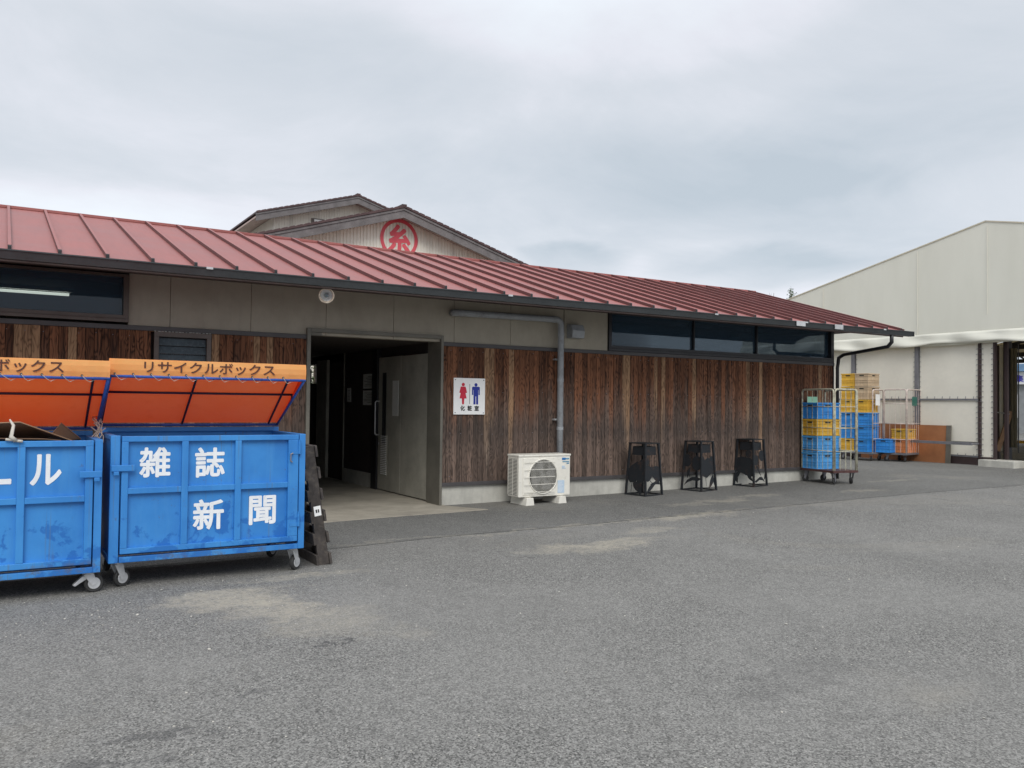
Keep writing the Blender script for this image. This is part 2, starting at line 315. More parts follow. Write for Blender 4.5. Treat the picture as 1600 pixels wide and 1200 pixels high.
def glassm(name, tint, darkness):
    t = NT(name); t.t.nodes.remove(t.b)
    tr = t.n('BsdfTransparent'); tr.inputs[0].default_value = (*tint, 1)
    gl = t.n('BsdfGlossy'); gl.inputs['Roughness'].default_value = .015; gl.inputs[0].default_value = (.9, .95, 1, 1)
    fr = t.n('Fresnel'); fr.inputs[0].default_value = 1.52
    k = t.math('ADD', t.math('MULTIPLY', fr.outputs[0], .5), .0, clamp=True)
    df = t.n('BsdfDiffuse'); df.inputs[0].default_value = (.10, .17, .25, 1); dm = t.n('MixShader'); dm.inputs[0].default_value = .28; t.l(tr.outputs[0], dm.inputs[1]); t.l(df.outputs[0], dm.inputs[2])
    mx = t.n('MixShader'); t.l(k, mx.inputs[0]); t.l(dm.outputs[0], mx.inputs[1]); t.l(gl.outputs[0], mx.inputs[2]); t.l(mx.outputs[0], t.out.inputs[0])
    return t.m
M['glass'] = glassm('window_glass', (.55, .6, .62), 0)
def emis(name, c, s):
    t = NT(name); t.b.inputs['Base Color'].default_value = (.8, .8, .8, 1); t.b.inputs['Emission Color'].default_value = (*c, 1); t.b.inputs['Emission Strength'].default_value = s; return t.m
M['tube'] = emis('lit_tube', (1, .95, .8), 2.2)
# ------------------------------------------------------------ mesh helper
class MB:
    def __init__(s): s.v = []; s.f = []; s.c = []
    def _add(s, vs, fs, tone=None):
        o = len(s.v); s.v += [tuple(v) for v in vs]; s.f += [tuple(i+o for i in f) for f in fs]; s.c += [tone]*len(fs)
    def box(s, x0, x1, y0, y1, z0, z1, m=None, tone=None):
        vs = [Vector((x, y, z)) for x in (x0, x1) for y in (y0, y1) for z in (z0, z1)]
        if m is not None: vs = [m @ v for v in vs]
        s._add(vs, [(0, 1, 3, 2), (4, 6, 7, 5), (0, 4, 5, 1), (2, 3, 7, 6), (0, 2, 6, 4), (1, 5, 7, 3)], tone); return s
    def bar(s, a, b, w, h, up=(0, 0, 1)):
        a = Vector(a); b = Vector(b); d_ = (b-a).normalized(); u = Vector(up)
        if abs(d_.dot(u)) > .98: u = Vector((1, 0, 0))
        r = d_.cross(u).normalized(); u = r.cross(d_).normalized()
        vs = [p+r*i*w/2+u*j*h/2 for p in (a, b) for i, j in ((-1, -1), (1, -1), (1, 1), (-1, 1))]
        s._add(vs, [(0, 3, 2, 1), (4, 5, 6, 7), (0, 1, 5, 4), (1, 2, 6, 5), (2, 3, 7, 6), (3, 0, 4, 7)]); return s
    def tube(s, pts, r, n=8, cap=True):
        pts = [Vector(p) for p in pts]; k = len(pts); rr = r if isinstance(r, (list, tuple)) else [r]*k
        o = len(s.v); prev = None
        for i, p in enumerate(pts):
            if i == 0: t_ = pts[1]-pts[0]
            elif i == k-1: t_ = pts[-1]-pts[-2]
            else: t_ = (pts[i]-pts[i-1]).normalized()+(pts[i+1]-pts[i]).normalized()
            t_.normalize()
            if prev is None:
                u = Vector((0, 0, 1)) if abs(t_.z) < .9 else Vector((1, 0, 0))
            else: u = prev
            a = t_.cross(u).normalized(); u = a.cross(t_).normalized(); prev = u
            sc = 1.
            if 0 < i < k-1:
                cs = (pts[i]-pts[i-1]).normalized().dot(t_); sc = 1/max(.5, cs)
            for j in range(n):
                an = 2*math.pi*j/n; s.v.append(tuple(p+(a*math.cos(an)+u*math.sin(an))*rr[i]*(sc if 0 < i < k-1 else 1)))
        for i in range(k-1):
            for j in range(n):
                s.f.append((o+i*n+j, o+(i+1)*n+j, o+(i+1)*n+(j+1) % n, o+i*n+(j+1) % n)); s.c.append(None)
        if cap:
            s.f.append(tuple(o+j for j in range(n))); s.f.append(tuple(o+(k-1)*n+j for j in reversed(range(n)))); s.c += [None, None]
        return s
    def prism(s, poly, axis, a, b):   # poly 2D; axis 'x': (y,z), 'y': (x,z), 'z': (x,y)
        def P(p, t_):
            return {'x': (t_, p[0], p[1]), 'y': (p[0], t_, p[1]), 'z': (p[0], p[1], t_)}[axis]
        n = len(poly); vs = [P(p, a) for p in poly]+[P(p, b) for p in poly]
        s._add(vs, [tuple(range(n)), tuple(range(2*n-1, n-1, -1))]+[(i, i+n, (i+1) % n+n, (i+1) % n) for i in range(n)]); return s
    def lathe(s, prof, c, axis='z', n=24, m=None):
        o = len(s.v); c = Vector(c)
        for r, t_ in prof:
            for j in range(n):
                an = 2*math.pi*j/n; x, y = r*math.cos(an), r*math.sin(an)
                v = {'z': Vector((x, y, t_)), 'y': Vector((x, t_, y)), 'x': Vector((t_, x, y))}[axis]
                if m is not None: v = m @ v
                s.v.append(tuple(c+v))
        for i in range(len(prof)-1):
            for j in range(n): s.f.append((o+i*n+j, o+i*n+(j+1) % n, o+(i+1)*n+(j+1) % n, o+(i+1)*n+j)); s.c.append(None)
        return s
    def build(s, name, mat, parent=None, bevel=0, smooth=False, solid=0):
        me = bpy.data.meshes.new(name); off = ORG.get(parent.name, Vector()) if parent else Vector()
        me.from_pydata([tuple(Vector(v)-off) for v in s.v], [], s.f); me.update()
        me.materials.append(mat if not isinstance(mat, str) else M[mat])
        if any(c is not None for c in s.c):
            ca = me.color_attributes.new('tone', 'FLOAT_COLOR', 'CORNER'); i = 0
            for f, c in zip(s.f, s.c):
                for _ in f: ca.data[i].color = (*(c or (0, 0, 0)), 1); i += 1
        if smooth:
            for p in me.polygons: p.use_smooth = True
        o = bpy.data.objects.new(name, me); C.objects.link(o)
        if parent: o.parent = parent
        ORG[o.name] = off
        if bevel:
            b = o.modifiers.new('bevel', 'BEVEL'); b.width = bevel; b.segments = 2; b.limit_method = 'ANGLE'; b.angle_limit = R(40)
        if solid:
            b = o.modifiers.new('solid', 'SOLIDIFY'); b.thickness = solid
        return o
ORG = {}
def tag(o, label=None, cat=None, group=None, kind=None):
    for k, v in (('label', label), ('category', cat), ('group', group), ('kind', kind)):
        if v: o[k] = v
    return o
def thing(name, loc, label, cat, group=None):
    o = bpy.data.objects.new(name, None); o.empty_display_size = .1; C.objects.link(o); o.location = loc; ORG[o.name] = Vector(loc)
    return tag(o, label, cat, group)
def clone(o, loc, rot, label, mats=None):
    r = o.copy(); C.objects.link(r); r.location = loc; r.rotation_euler = (0, 0, rot); r['label'] = label
    for ch in o.children:
        c = ch.copy(); C.objects.link(c); c.parent = r; sub(ch, c, mats)
    return r
def sub(src, dst, mats):
    if mats and src.data and src.data.materials and src.data.materials[0].name in mats:
        dst.data = src.data.copy(); dst.data.materials[0] = mats[src.data.materials[0].name]
    for g in src.children:
        d_ = g.copy(); C.objects.link(d_); d_.parent = dst; sub(g, d_, mats)
def glyphs(body):
    cu = bpy.data.curves.new('t', 'FONT'); cu.body = body; cu.size = 1; cu.resolution_u = 4
    o = bpy.data.objects.new('t', cu); C.objects.link(o); dg = bpy.context.evaluated_depsgraph_get(); dg.update()
    me = bpy.data.meshes.new_from_object(o.evaluated_get(dg)); vs = [v.co.copy() for v in me.vertices]; fs = [tuple(p.vertices) for p in me.polygons]
    bpy.data.objects.remove(o); bpy.data.curves.remove(cu); bpy.data.meshes.remove(me); return vs, fs
def text(mb, body, x0, x1, z0, z1, y, bold=0., nx=(1, 0, 0), nz=(0, 0, 1), org=(0, 0, 0)):
    vs, fs = glyphs(body)
    ax, bx = min(v.x for v in vs), max(v.x for v in vs); az, bz = min(v.y for v in vs), max(v.y for v in vs)
    nx = Vector(nx); nz = Vector(nz); nn = nx.cross(nz); org = Vector(org)
    steps = [(0, 0)]+([(math.cos(a*math.pi/4)*bold, math.sin(a*math.pi/4)*bold) for a in range(8)] if bold else [])
    for i, (dx, dz) in enumerate(steps):
        t_ = y-.00015*i
        w = []
        for v in vs:
            X = x0+bold+(v.x-ax)/(bx-ax)*(x1-x0-2*bold)+dx; Z = z0+bold+(v.y-az)/(bz-az)*(z1-z0-2*bold)+dz
            w.append(org+nx*X+nz*Z+(-nn)*t_*-1 if False else org+nx*X+nz*Z-nn*t_)
        mb._add(w, fs)
    return mb
# ------------------------------------------------------------ ground
def gz(x): return 0. if x < 6 else min(.07, .009*(x-6))
def ground():
    xs = [-400, -30, -8, 0, 3, 6]+[6+i*1.3 for i in range(1, 6)]+[13.7778, 20, 40, 120, 500]; ys = [-300, -10, 0, 4, 8, 12, 20, 60, 200, 600]
    b = MB(); n = len(ys); b.v = [(x, y, gz(x)) for x in xs for y in ys]
    for i in range(len(xs)-1):
        for j in range(n-1): b.f.append((i*n+j, (i+1)*n+j, (i+1)*n+j+1, i*n+j+1)); b.c.append(None)
    tag(b.build('ground', 'asphalt'), kind='structure')
    b = MB(); px = [(-8, 7.9), (0, 8.1), (2.87, 8.25), (4.45, 8.44), (6, 8.44), (7.22, 8.48), (8.27, 8.45), (10.2, 8.47), (12.2, 8.5), (13.7778, 8.48), (14.35, 8.47)]
    # strip of newer asphalt along the building, cut into columns so that it follows the ground
    for (xa, ya), (xb, yb) in zip(px[:-1], px[1:]):
        b._add([(xa, ya, gz(xa)+.004), (xb, yb, gz(xb)+.004), (xb, 11.0, gz(xb)+.004), (xa, 11.0, gz(xa)+.004)], [(0, 1, 2, 3)])
    b._add([(14.35, 8.47, .074), (70, 8.3, .074), (70, 70, .074), (14.35, 70, .074)], [(0, 1, 2, 3)])
    tag(b.build('asphalt_strip', 'asphalt_new'), kind='structure')
    b = MB(); poly = [(-6, 9.9), (3.27, 10.04), (4.31, 10.16), (5.92, 10.25), (5.53, 10.99), (-6, 10.99)]
    b.prism(poly, 'z', -.05, .012)
    tag(b.build('entrance_slab', 'slab'), kind='structure')
ground()
def grit():
    r = random.Random(11); b = MB()
    for k in range(420):
        if k % 3: x = r.uniform(-1, 9); y = r.uniform(2.2, 8.2)
        else: x = r.uniform(0, 3.2); y = r.uniform(5.9, 7.6)
        s_ = r.uniform(.003, .009)*(1 if r.random() < .93 else 1.7); a = r.random()*3.1
        m = Matrix.Translation((x, y, gz(x)+s_*.3)) @ Matrix.Rotation(a, 4, 'Z') @ Matrix.Rotation(r.uniform(-.4, .4), 4, 'X')
        vs = [m @ Vector((u*s_*r.uniform(.7, 1.2), v*s_*r.uniform(.6, 1.), w*s_*.5)) for u, v, w in ((1, 0, 0), (0, 1, 0), (-1, 0, 0), (0, -1, 0), (0, 0, 1), (0, 0, -1))]
        b._add(vs, [(0, 1, 4), (1, 2, 4), (2, 3, 4), (3, 0, 4), (1, 0, 5), (2, 1, 5), (3, 2, 5), (0, 3, 5)])
    tag(b.build('loose_grit', 'stone_chip'), 'scattered pale stone chips lying on the grey asphalt', 'grit', None, 'stuff')
M['stone_chip'] = paint('stone_chip', (.48, .46, .41), .8, 0, .3)
grit()
# ------------------------------------------------------------ main building
BX0, BX1, EY, RY, EZ, SL = -7., 14.33, 9.7, 13.68, 2.985, .301
def rz(y): return EZ+SL*(y-EY) if y <= RY else EZ+SL*(2*RY-EY-y)
def building():
    T = thing('market_building', (5, 11, 0), 'long low building with red ribbed metal roof and weathered brown board cladding', 'building')
    # foundation
    b = MB()
    for x0, x1 in ((BX0, 3.50), (5.525, 7.70), (7.706, BX1)):
        b.box(x0, x1, 11.0, 11.18, -.1, .279)
    b.box(BX1-.2, BX1, 11.18, 17.7, -.1, .279); b.build('foundation', 'concrete', T, .006)
    # trims
    for nm, z0, z1 in (('bottom_trim', .281, .335), ('top_trim', 2.34, 2.397)):
        b = MB()
        for x0, x1 in ((BX0, 3.50), (5.525, BX1+.01)): b.box(x0, x1, 10.955, 11.1, z0, z1)
        b.build(nm, 'trim', T, .003)
    # cladding boards
    b = MB(); rnd = random.Random(3); x = BX0; rgt = False
    while x < BX1-.01:
        w = rnd.choice((.082, .086, .09, .094)); 
        if x < 3.5 < x+w: w = 3.5-x
        if 3.49 < x < 5.52: x = 5.525
        w = min(w, BX1-x); y = 10.985-rnd.random()*.010
        tone = (rnd.random(), rnd.random(), 1. if rnd.random() < .12 else 0.)
        segs = [(.335, 2.34)]
        if x+w > 1.60 and x < 2.27: segs = [(.335, 1.5), (2.335, 2.34)]
        if x > 5.5 and not rgt: b.build('board_cladding', 'wood', T); b = MB(); rgt = True
        for z0, z1 in segs: b.box(x+.002, x+w-.002, y, 11.06, z0, z1, tone=tone)
        x += w
    b.build('board_cladding', 'wood', T)
    b = MB(); r_ = random.Random(9)
    for xx in [BX0+i*.181 for i in range(118)]:
        if 3.45 < xx < 5.58 or xx > BX1-.05 or 1.55 < xx < 2.3: continue
        for zz in (.42, 1.05, 1.68, 2.28):
            if r_.random() < .8: zq = zz+r_.uniform(-.012, .012); b.box(xx-.004, xx+.004, 10.9715, 10.99, zq-.004, zq+.004)
    tag(b.build('nail_head', 'steel', T), kind='stuff')
    # core wall behind boards
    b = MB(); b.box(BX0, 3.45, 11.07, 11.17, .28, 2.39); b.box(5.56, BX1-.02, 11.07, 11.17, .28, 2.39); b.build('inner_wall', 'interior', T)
    # upper wall panels with open joints
    b = MB(); xs = [1.31, 1.782, 2.763, 3.767, 4.757, 5.725, 6.703, 7.70, 8.58]
    for x0, x1 in zip(xs[:-1], xs[1:]): b.box(x0+.003, x1-.003, 10.985 if x0 < 7.6 else 10.97, 11.15, 2.40, 3.10)
    b.box(3.5, 5.525, 10.99, 11.15, 2.489, 2.5); b.build('wall_panel', 'panel', T)
    b = MB(); b.box(1.3, 8.6, 11.02, 11.1, 2.489, 3.1); b.build('joint_backing', 'ink', T)
    # side wall at right end
    b = MB(); b.box(BX1-.15, BX1-.003, 11.17, 17.7, .28, 3.0); b.prism([(11.17, 3.0), (17.7, 3.0), (RY, rz(RY)-.12)], 'x', BX1-.15, BX1-.003); b.build('side_wall', 'wall_side', T)
    b = MB(); b.box(BX0, 3.4, 17.6, 17.7, 0, 3.0); b.box(6.06, BX1-.2, 17.6, 17.7, 0, 3.0); b.build('rear_wall', 'wall_side', T)
    b = MB(); b.box(14.283, 14.336, 10.965, 11.0, 2.397, 3.1); b.box(14.31, 14.336, 10.965, 11.0, .335, 2.34); b.build('corner_trim', 'darkframe', T)
    # roof
    xr0, xr1 = BX0-.3, 14.72
    b = MB()
    b.prism([(EY+.02, rz(EY+.02)-.03), (RY, rz(RY)-.03), (RY, rz(RY)), (EY+.02, rz(EY+.02))], 'x', xr0, xr1)
    b.prism([(RY, rz(RY)-.03), (2*RY-EY, EZ-.03), (2*RY-EY, EZ), (RY, rz(RY))], 'x', xr0, xr1)
    roof = b.build('roof', 'roof', T)
    k = int((xr0-.061)/.442)
    while .061+.442*k < xr1-.05:
        x = .061+.442*k; k += 1
        if x < xr0+.05: continue
        w = .017
        b = MB(); b.prism([(EY-.012, EZ+.036), (EY-.012, EZ-.03), (EY-.001, EZ-.03), (EY+.0, rz(EY)+.001), (RY-.165, rz(RY-.165)+.001), (RY-.165, rz(RY-.165)+.046), (EY+.0, rz(EY)+.046)], 'x', x-w, x+w)
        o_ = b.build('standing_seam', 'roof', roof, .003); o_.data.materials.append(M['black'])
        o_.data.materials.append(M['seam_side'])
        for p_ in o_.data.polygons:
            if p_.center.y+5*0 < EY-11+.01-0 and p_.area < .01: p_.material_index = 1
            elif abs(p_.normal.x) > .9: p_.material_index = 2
    b = MB(); b.prism([(RY-.16, rz(RY-.16)+.044), (RY-.16, rz(RY-.16)+.004), (RY+.16, rz(RY-.16)+.004), (RY+.16, rz(RY-.16)+.044), (RY, rz(RY-.16)+.055)], 'x', xr0, xr1+.18)
    b.build('ridge_cap', 'roof', roof, .004)
    b = MB()
    for sgn in (0,):
        b.prism([(EY, EZ-.09), (RY, rz(RY)-.09), (2*RY-EY, EZ-.09), (2*RY-EY, EZ+.03), (RY, rz(RY)+.03), (EY, EZ+.03)], 'x', xr1+.001, xr1+.035)
    b.build('rake_trim', 'roof_dark', roof, .004)
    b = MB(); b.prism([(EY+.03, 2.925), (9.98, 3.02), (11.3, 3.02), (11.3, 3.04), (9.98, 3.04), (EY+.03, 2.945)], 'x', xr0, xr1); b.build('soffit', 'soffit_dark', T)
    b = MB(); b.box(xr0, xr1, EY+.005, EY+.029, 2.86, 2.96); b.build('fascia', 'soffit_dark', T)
    # gutter: open box profile
    b = MB(); b.prism([(9.69, 2.875), (9.60, 2.875), (9.575, 2.955), (9.565, 2.955), (9.565, 2.967), (9.583, 2.967), (9.61, 2.885), (9.69, 2.885)], 'x', xr0, 14.86)
    b.box(14.861, 14.866, 9.57, 9.69, 2.875, 2.96)
    gu = b.build('gutter', 'gutter', T)
    for x in (1.95, 5.83, 9.65, 11.78, 13.95):
        b = MB(); b.box(x-.035, x+.035, 9.560, 9.5645, 2.944, 2.969); b.build('joint_clip', 'silver', gu)
    for x in (11.62, 12.62): b = MB(); b.box(x-.10, x+.12, 9.553, 9.5645, 2.885, 2.968); b.build('repair_tape', 'silver', gu)
    x = BX0
    while x < 14.6: b = MB(); b.box(x, x+.02, 9.61, 9.70, 2.955, 2.962); b.build('bracket', 'black', gu); x += .9
    # black downpipe at right corner
    b = MB(); b.tube([(14.25, 9.63, 2.89), (14.25, 9.63, 2.74), (14.26, 9.72, 2.66), (14.39, 10.78, 2.56), (14.395, 10.9, 2.5), (14.395, 10.93, 2.3), (14.395, 10.93, .03)], .033, 10)
    b.build('downpipe', 'black', T, smooth=True)
    # grey drain pipe
    b = MB(); pts = [(5.68, 10.98, 2.83), (5.68, 10.90, 2.83), (5.70, 10.87, 2.83), (5.74, 10.86, 2.83)]+[(7.42, 10.86, 2.84)]
    for a in range(0, 91, 15): pts.append((7.47+.09*math.sin(R(a)), 10.86, 2.75+.09*math.cos(R(a))))
    pts += [(7.56, 10.86, 2.6), (7.56, 10.86, .05)]
    b.tube(pts, .05, 16)
    dp = b.build('drain_pipe', 'pipe', T, smooth=True)
    for z in (2.58, 1.86, 1.10):
        b = MB(); b.tube([(7.56, 10.86, z), (7.56, 10.86, z+.05)], .0545, 16); b.build('collar', 'pipe', dp, smooth=False)
    b = MB(); b.tube([(7.40, 10.86, 2.84), (7.45, 10.86, 2.84)], .0545, 16); b.tube([(5.75, 10.86, 2.83), (5.79, 10.86, 2.83)], .0545, 16); b.build('collar', 'pipe', dp)
    for z in (2.2, 1.25): b = MB(); b.box(7.49, 7.63, 10.905, 10.98, z, z+.025); b.build('pipe_bracket', 'silver', dp)
    # vent hood
    b = MB(); b.prism([(10.975, 2.565), (10.82, 2.565), (10.80, 2.68), (10.85, 2.78), (10.975, 2.79)], 'x', 7.75, 7.99); b.build('vent_hood', 'pipe', T, .008)
    # windows
    def window(x0, x1, z0, z1, mull, mat, sill):
        f = MB(); y0, y1 = 10.94, 11.12
        f.box(x0, x1, y0, y1, z0, z0+sill); f.box(x0, x1, y0, y1, z1-.03, z1)
        f.box(x0, x0+.06, y0, y1, z0+sill, z1-.03); f.box(x1-.06, x1, y0, y1, z0+sill, z1-.03)
        f.box(x0+.001, x1-.001, y0-.012, y0-.001, z0+sill*.45, z0+sill*.45+.008)
        for m_ in mull: f.box(m_-.014, m_+.014, y0+.035, y1-.01, z0+sill, z1-.03)
        o = f.build('window', mat, T, .002)
        ed = [x0+.06]+[q for m_ in mull for q in (m_-.014, m_+.014)]+[x1-.06]
        for a, c in zip(ed[::2], ed[1::2]):
            g = MB(); g.box(a, c, 11.02, 11.026, z0+sill, z1-.03); g.build('pane', 'glass', o)
    window(-6.5, 1.31, 2.425, 3.0, (-2.6,), 'brownframe', .085)
    window(8.585, 14.28, 2.400, 3.09, (10.53, 12.13), 'darkframe', .09)
    # jalousie window
    f = MB(); f.box(1.60, 2.27, 10.945, 11.06, 2.275, 2.335); f.box(1.60, 1.655, 10.945, 11.06, 1.5, 2.275); f.box(2.215, 2.27, 10.945, 11.06, 1.5, 2.275); f.box(1.655, 2.215, 10.945, 11.06, 1.5, 1.55)
    o = f.build('louvre_window', 'brownframe', T, .002)
    M['frosted'] = paint('frosted_blade', (.11, .14, .16), .25)  # sky reflection on the louvre glass put into a flat blue-grey
    g = MB()
    for i in range(7): g.prism([(10.985, 2.26-.1*i-.085), (10.99, 2.26-.1*i-.09), (11.03, 2.26-.1*i), (11.025, 2.26-.1*i+.005)], 'x', 1.656, 2.214)
    g.build('louvre_blade', 'frosted', o)
    g = MB()
    for i in range(60):
        xx = 1.2+i*.022
        for dx in (1, -1):
            a = (xx, 11.045, 1.56); c = (xx+dx*.56, 11.045, 2.12)
            lo, hi = 1.66, 2.21
            def clip(a, c):
                p, q_ = Vector(a), Vector(c); dd = q_-p; t0 = (lo-p.x)/dd.x; t1 = (hi-p.x)/dd.x
                if t0 > t1: t0, t1 = t1, t0
                t0 = max(0, t0); t1 = min(1, t1); return (p+dd*t0, p+dd*t1) if t1 > t0 else None
            r_ = clip(a, c)
            if r_: g.bar(r_[0], r_[1], .003, .003)
    g.build('insect_screen', 'silver', o)
    g = MB(); g.box(1.655, 2.215, 11.055, 11.065, 1.5, 2.275); g.build('dark_backing', 'acdark', o)
    g = MB(); rnd2 = random.Random(1)
    x = 1.6
    while x < 2.27: g.box(x, x+.012+rnd2.random()*.02, 10.93, 10.944, 2.335, 2.3395); x += .04
    g.build('sealant', 'paper', o)
    # door frame
    b = MB(); b.box(3.495, 3.545, 10.93, 11.2, 0.012, 2.488); b.box(5.49, 5.53, 10.93, 11.38, 0.012, 2.488); b.box(3.546, 5.489, 10.93, 11.2, 2.435, 2.4875)
    b.box(3.546, 3.70, 10.95, 11.0, 2.39, 2.434)
    b.build('door_frame', 'jamb', T, .003)
    # passage
    b = MB(); b.box(3.0, 3.44, 11.18, 17.6, .0, 2.5); b.build('passage_wall', 'interior_wall', T)
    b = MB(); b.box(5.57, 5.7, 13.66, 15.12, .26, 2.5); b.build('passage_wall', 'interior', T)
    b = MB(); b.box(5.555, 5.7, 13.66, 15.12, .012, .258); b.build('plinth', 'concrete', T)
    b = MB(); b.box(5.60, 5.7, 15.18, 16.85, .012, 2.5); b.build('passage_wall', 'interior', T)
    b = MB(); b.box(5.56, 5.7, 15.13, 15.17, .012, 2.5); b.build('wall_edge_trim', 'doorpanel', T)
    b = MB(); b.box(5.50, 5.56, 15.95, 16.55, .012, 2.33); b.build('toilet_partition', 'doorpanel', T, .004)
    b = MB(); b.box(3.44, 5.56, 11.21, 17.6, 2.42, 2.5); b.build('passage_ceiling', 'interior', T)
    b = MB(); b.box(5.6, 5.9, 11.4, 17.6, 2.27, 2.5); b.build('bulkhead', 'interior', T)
    b = MB(); b.box(3.44, 5.6, 10.99, 17.6, -.05, .0121); b.build('passage_floor', 'slab', T)
    # end wall with small window
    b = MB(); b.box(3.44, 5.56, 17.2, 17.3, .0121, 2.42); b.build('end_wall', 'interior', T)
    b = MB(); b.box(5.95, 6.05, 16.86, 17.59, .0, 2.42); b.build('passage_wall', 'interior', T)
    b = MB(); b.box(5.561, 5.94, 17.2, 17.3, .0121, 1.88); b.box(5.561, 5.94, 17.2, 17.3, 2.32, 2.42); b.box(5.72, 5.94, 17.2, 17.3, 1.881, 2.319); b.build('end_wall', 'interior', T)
    b = MB(); b.box(5.562, 5.598, 17.18, 17.195, 1.90, 2.18); b.build('paper_notice', 'paper', T)
    # right-hand door leaves, folded back along the passage wall
    dr = MB(); dr.box(5.545, 5.60, 12.475, 13.40, .03, 2.262)
    D = dr.build('door', 'doorpanel', T, .003)
    g = MB(); g.box(5.535, 5.544, 13.06, 13.21, .80, 2.0); g.build('slit_window', 'darkframe', D)
    g = MB(); g.box(5.537, 5.5445, 13.07, 13.22, .30, .95); 
    g = MB(); g.box(5.538, 5.5445, 13.0, 13.27, .28, .96); gr = g.build('vent_grille', 'doorpanel', D)
    g = MB()
    for i in range(22): g.box(5.530, 5.5375, 13.02, 13.25, .295+i*.03, .308+i*.03)
    g.build('grille_slat', 'white', gr)
    g = MB(); g.tube([(5.545, 13.36, 1.52), (5.49, 13.36, 1.52), (5.47, 13.36, 1.50), (5.47, 13.36, .97), (5.49, 13.36, .95), (5.545, 13.36, .95)], .011, 8); g.build('handle', 'silver', D, smooth=True)
    g = MB(); g.lathe([(.0, -.008), (.018, -.008), (.02, 0)], (5.544, 13.36, .80), 'x', 12); g.build('lock', 'silver', D)
    g = MB(); g.box(5.54, 5.5445, 12.56, 12.80, 1.28, 1.86); g.build('notice', 'paper', D)
    dr = MB(); dr.box(5.545, 5.60, 11.40, 12.47, .03, 2.255); dr.build('door', 'doorpanel', T, .003)
    b = MB(); b.box(5.52, 5.60, 13.42, 13.65, .012, 2.42); b.build('door_post', 'darkframe', T)
    b = MB(); b.box(5.61, 5.7, 11.38, 13.65, .0, 2.42); b.build('passage_wall', 'interior', T)
    for y0, y1, z0, z1 in ((13.72, 14.16, 1.74, 2.0), (13.72, 14.16, 1.45, 1.71), (14.78, 14.97, 1.50, 1.76)):
        b = MB(); b.box(5.560, 5.5695, y0, y1, z0, z1); pp = b.build('notice', 'paper', T)
        g = MB(); rr = random.Random(int(y0*100+z0*10))
        z = z1-.05
        while z > z0+.03:
            g.box(5.5585, 5.5597, y0+.03, y0+.03+(y1-y0-.07)*rr.uniform(.5, 1), z, z+.008); z -= .028
        g.build('notice_rule', 'jamb', pp)
    # rooms behind the windows
    b = MB()
    for x0, x1 in ((-6.9, 2.95), (5.95, 14.1)):
        b.box(x0, x1, 15.0, 15.1, .0, 2.9); b.box(x0, x0+.05, 11.2, 15.0, .0, 2.9); b.box(x1-.05, x1, 11.2, 15.0, .0, 2.9)
    b.build('room_wall', 'interior_wall', T)
    b = MB()
    for x0, x1 in ((-6.9, 2.95), (5.95, 14.1)): b.box(x0, x1, 11.2, 15.1, 2.905, 2.925)
    b.build('room_ceiling', 'interior_wall', T)
    lf = MB(); lf.box(-.8, .78, 12.0, 12.12, 2.86, 2.90); l_ = lf.build('strip_light', 'white', T)
    lf = MB(); lf.tube([(-.75, 12.06, 2.83), (.74, 12.06, 2.83)], .018, 8); lf.build('tube', 'tube', l_)
    return T
building()
# ------------------------------------------------------------ floodlight under the eave
def floodlight():
    c = Vector((3.35, 9.77, 2.785)); T = thing('outdoor_lamp', c, 'round rusty floodlight hanging under the gutter above the open doorway', 'lamp')
    q = Vector((-.36, -.9, -.25)).to_track_quat('Z', 'Y').to_matrix()
    M['rustcream'] = paint('rusty_cream_enamel', (.80, .70, .56), .5, 0, .15, (.30, .15, .10), .4, 14)
    b = MB(); b.lathe([(0, -.17), (.035, -.17), (.04, -.10), (.055, -.07), (.088, -.01), (.094, .0), (.094, .012), (.084, .014), (.080, .004), (.05, -.05), (.02, -.06), (0, -.06)], c, 'z', 28, q); b.build('housing', 'rustcream', T, smooth=True)
    b = MB(); b.lathe([(.079, .0), (.06, -.03), (.03, -.045), (0, -.05)], c, 'z', 24, q); b.build('reflector', paint('bright_reflector', (.85, .85, .83), .3, .2, .05), T, smooth=True)
    b = MB(); b.lathe([(0, .028), (.02, .022), (.034, .005), (.036, -.012), (.02, -.04)], c, 'z', 20, q); b.build('bulb', 'glass', T, smooth=True)
    b = MB(); b.tube([c+q@Vector((0, 0, -.15)), c+Vector((.03, .1, .04)), (c.x+.03, c.y+.1, 2.93)], .012, 8); b.build('bracket', 'iron', T, smooth=True)
floodlight()
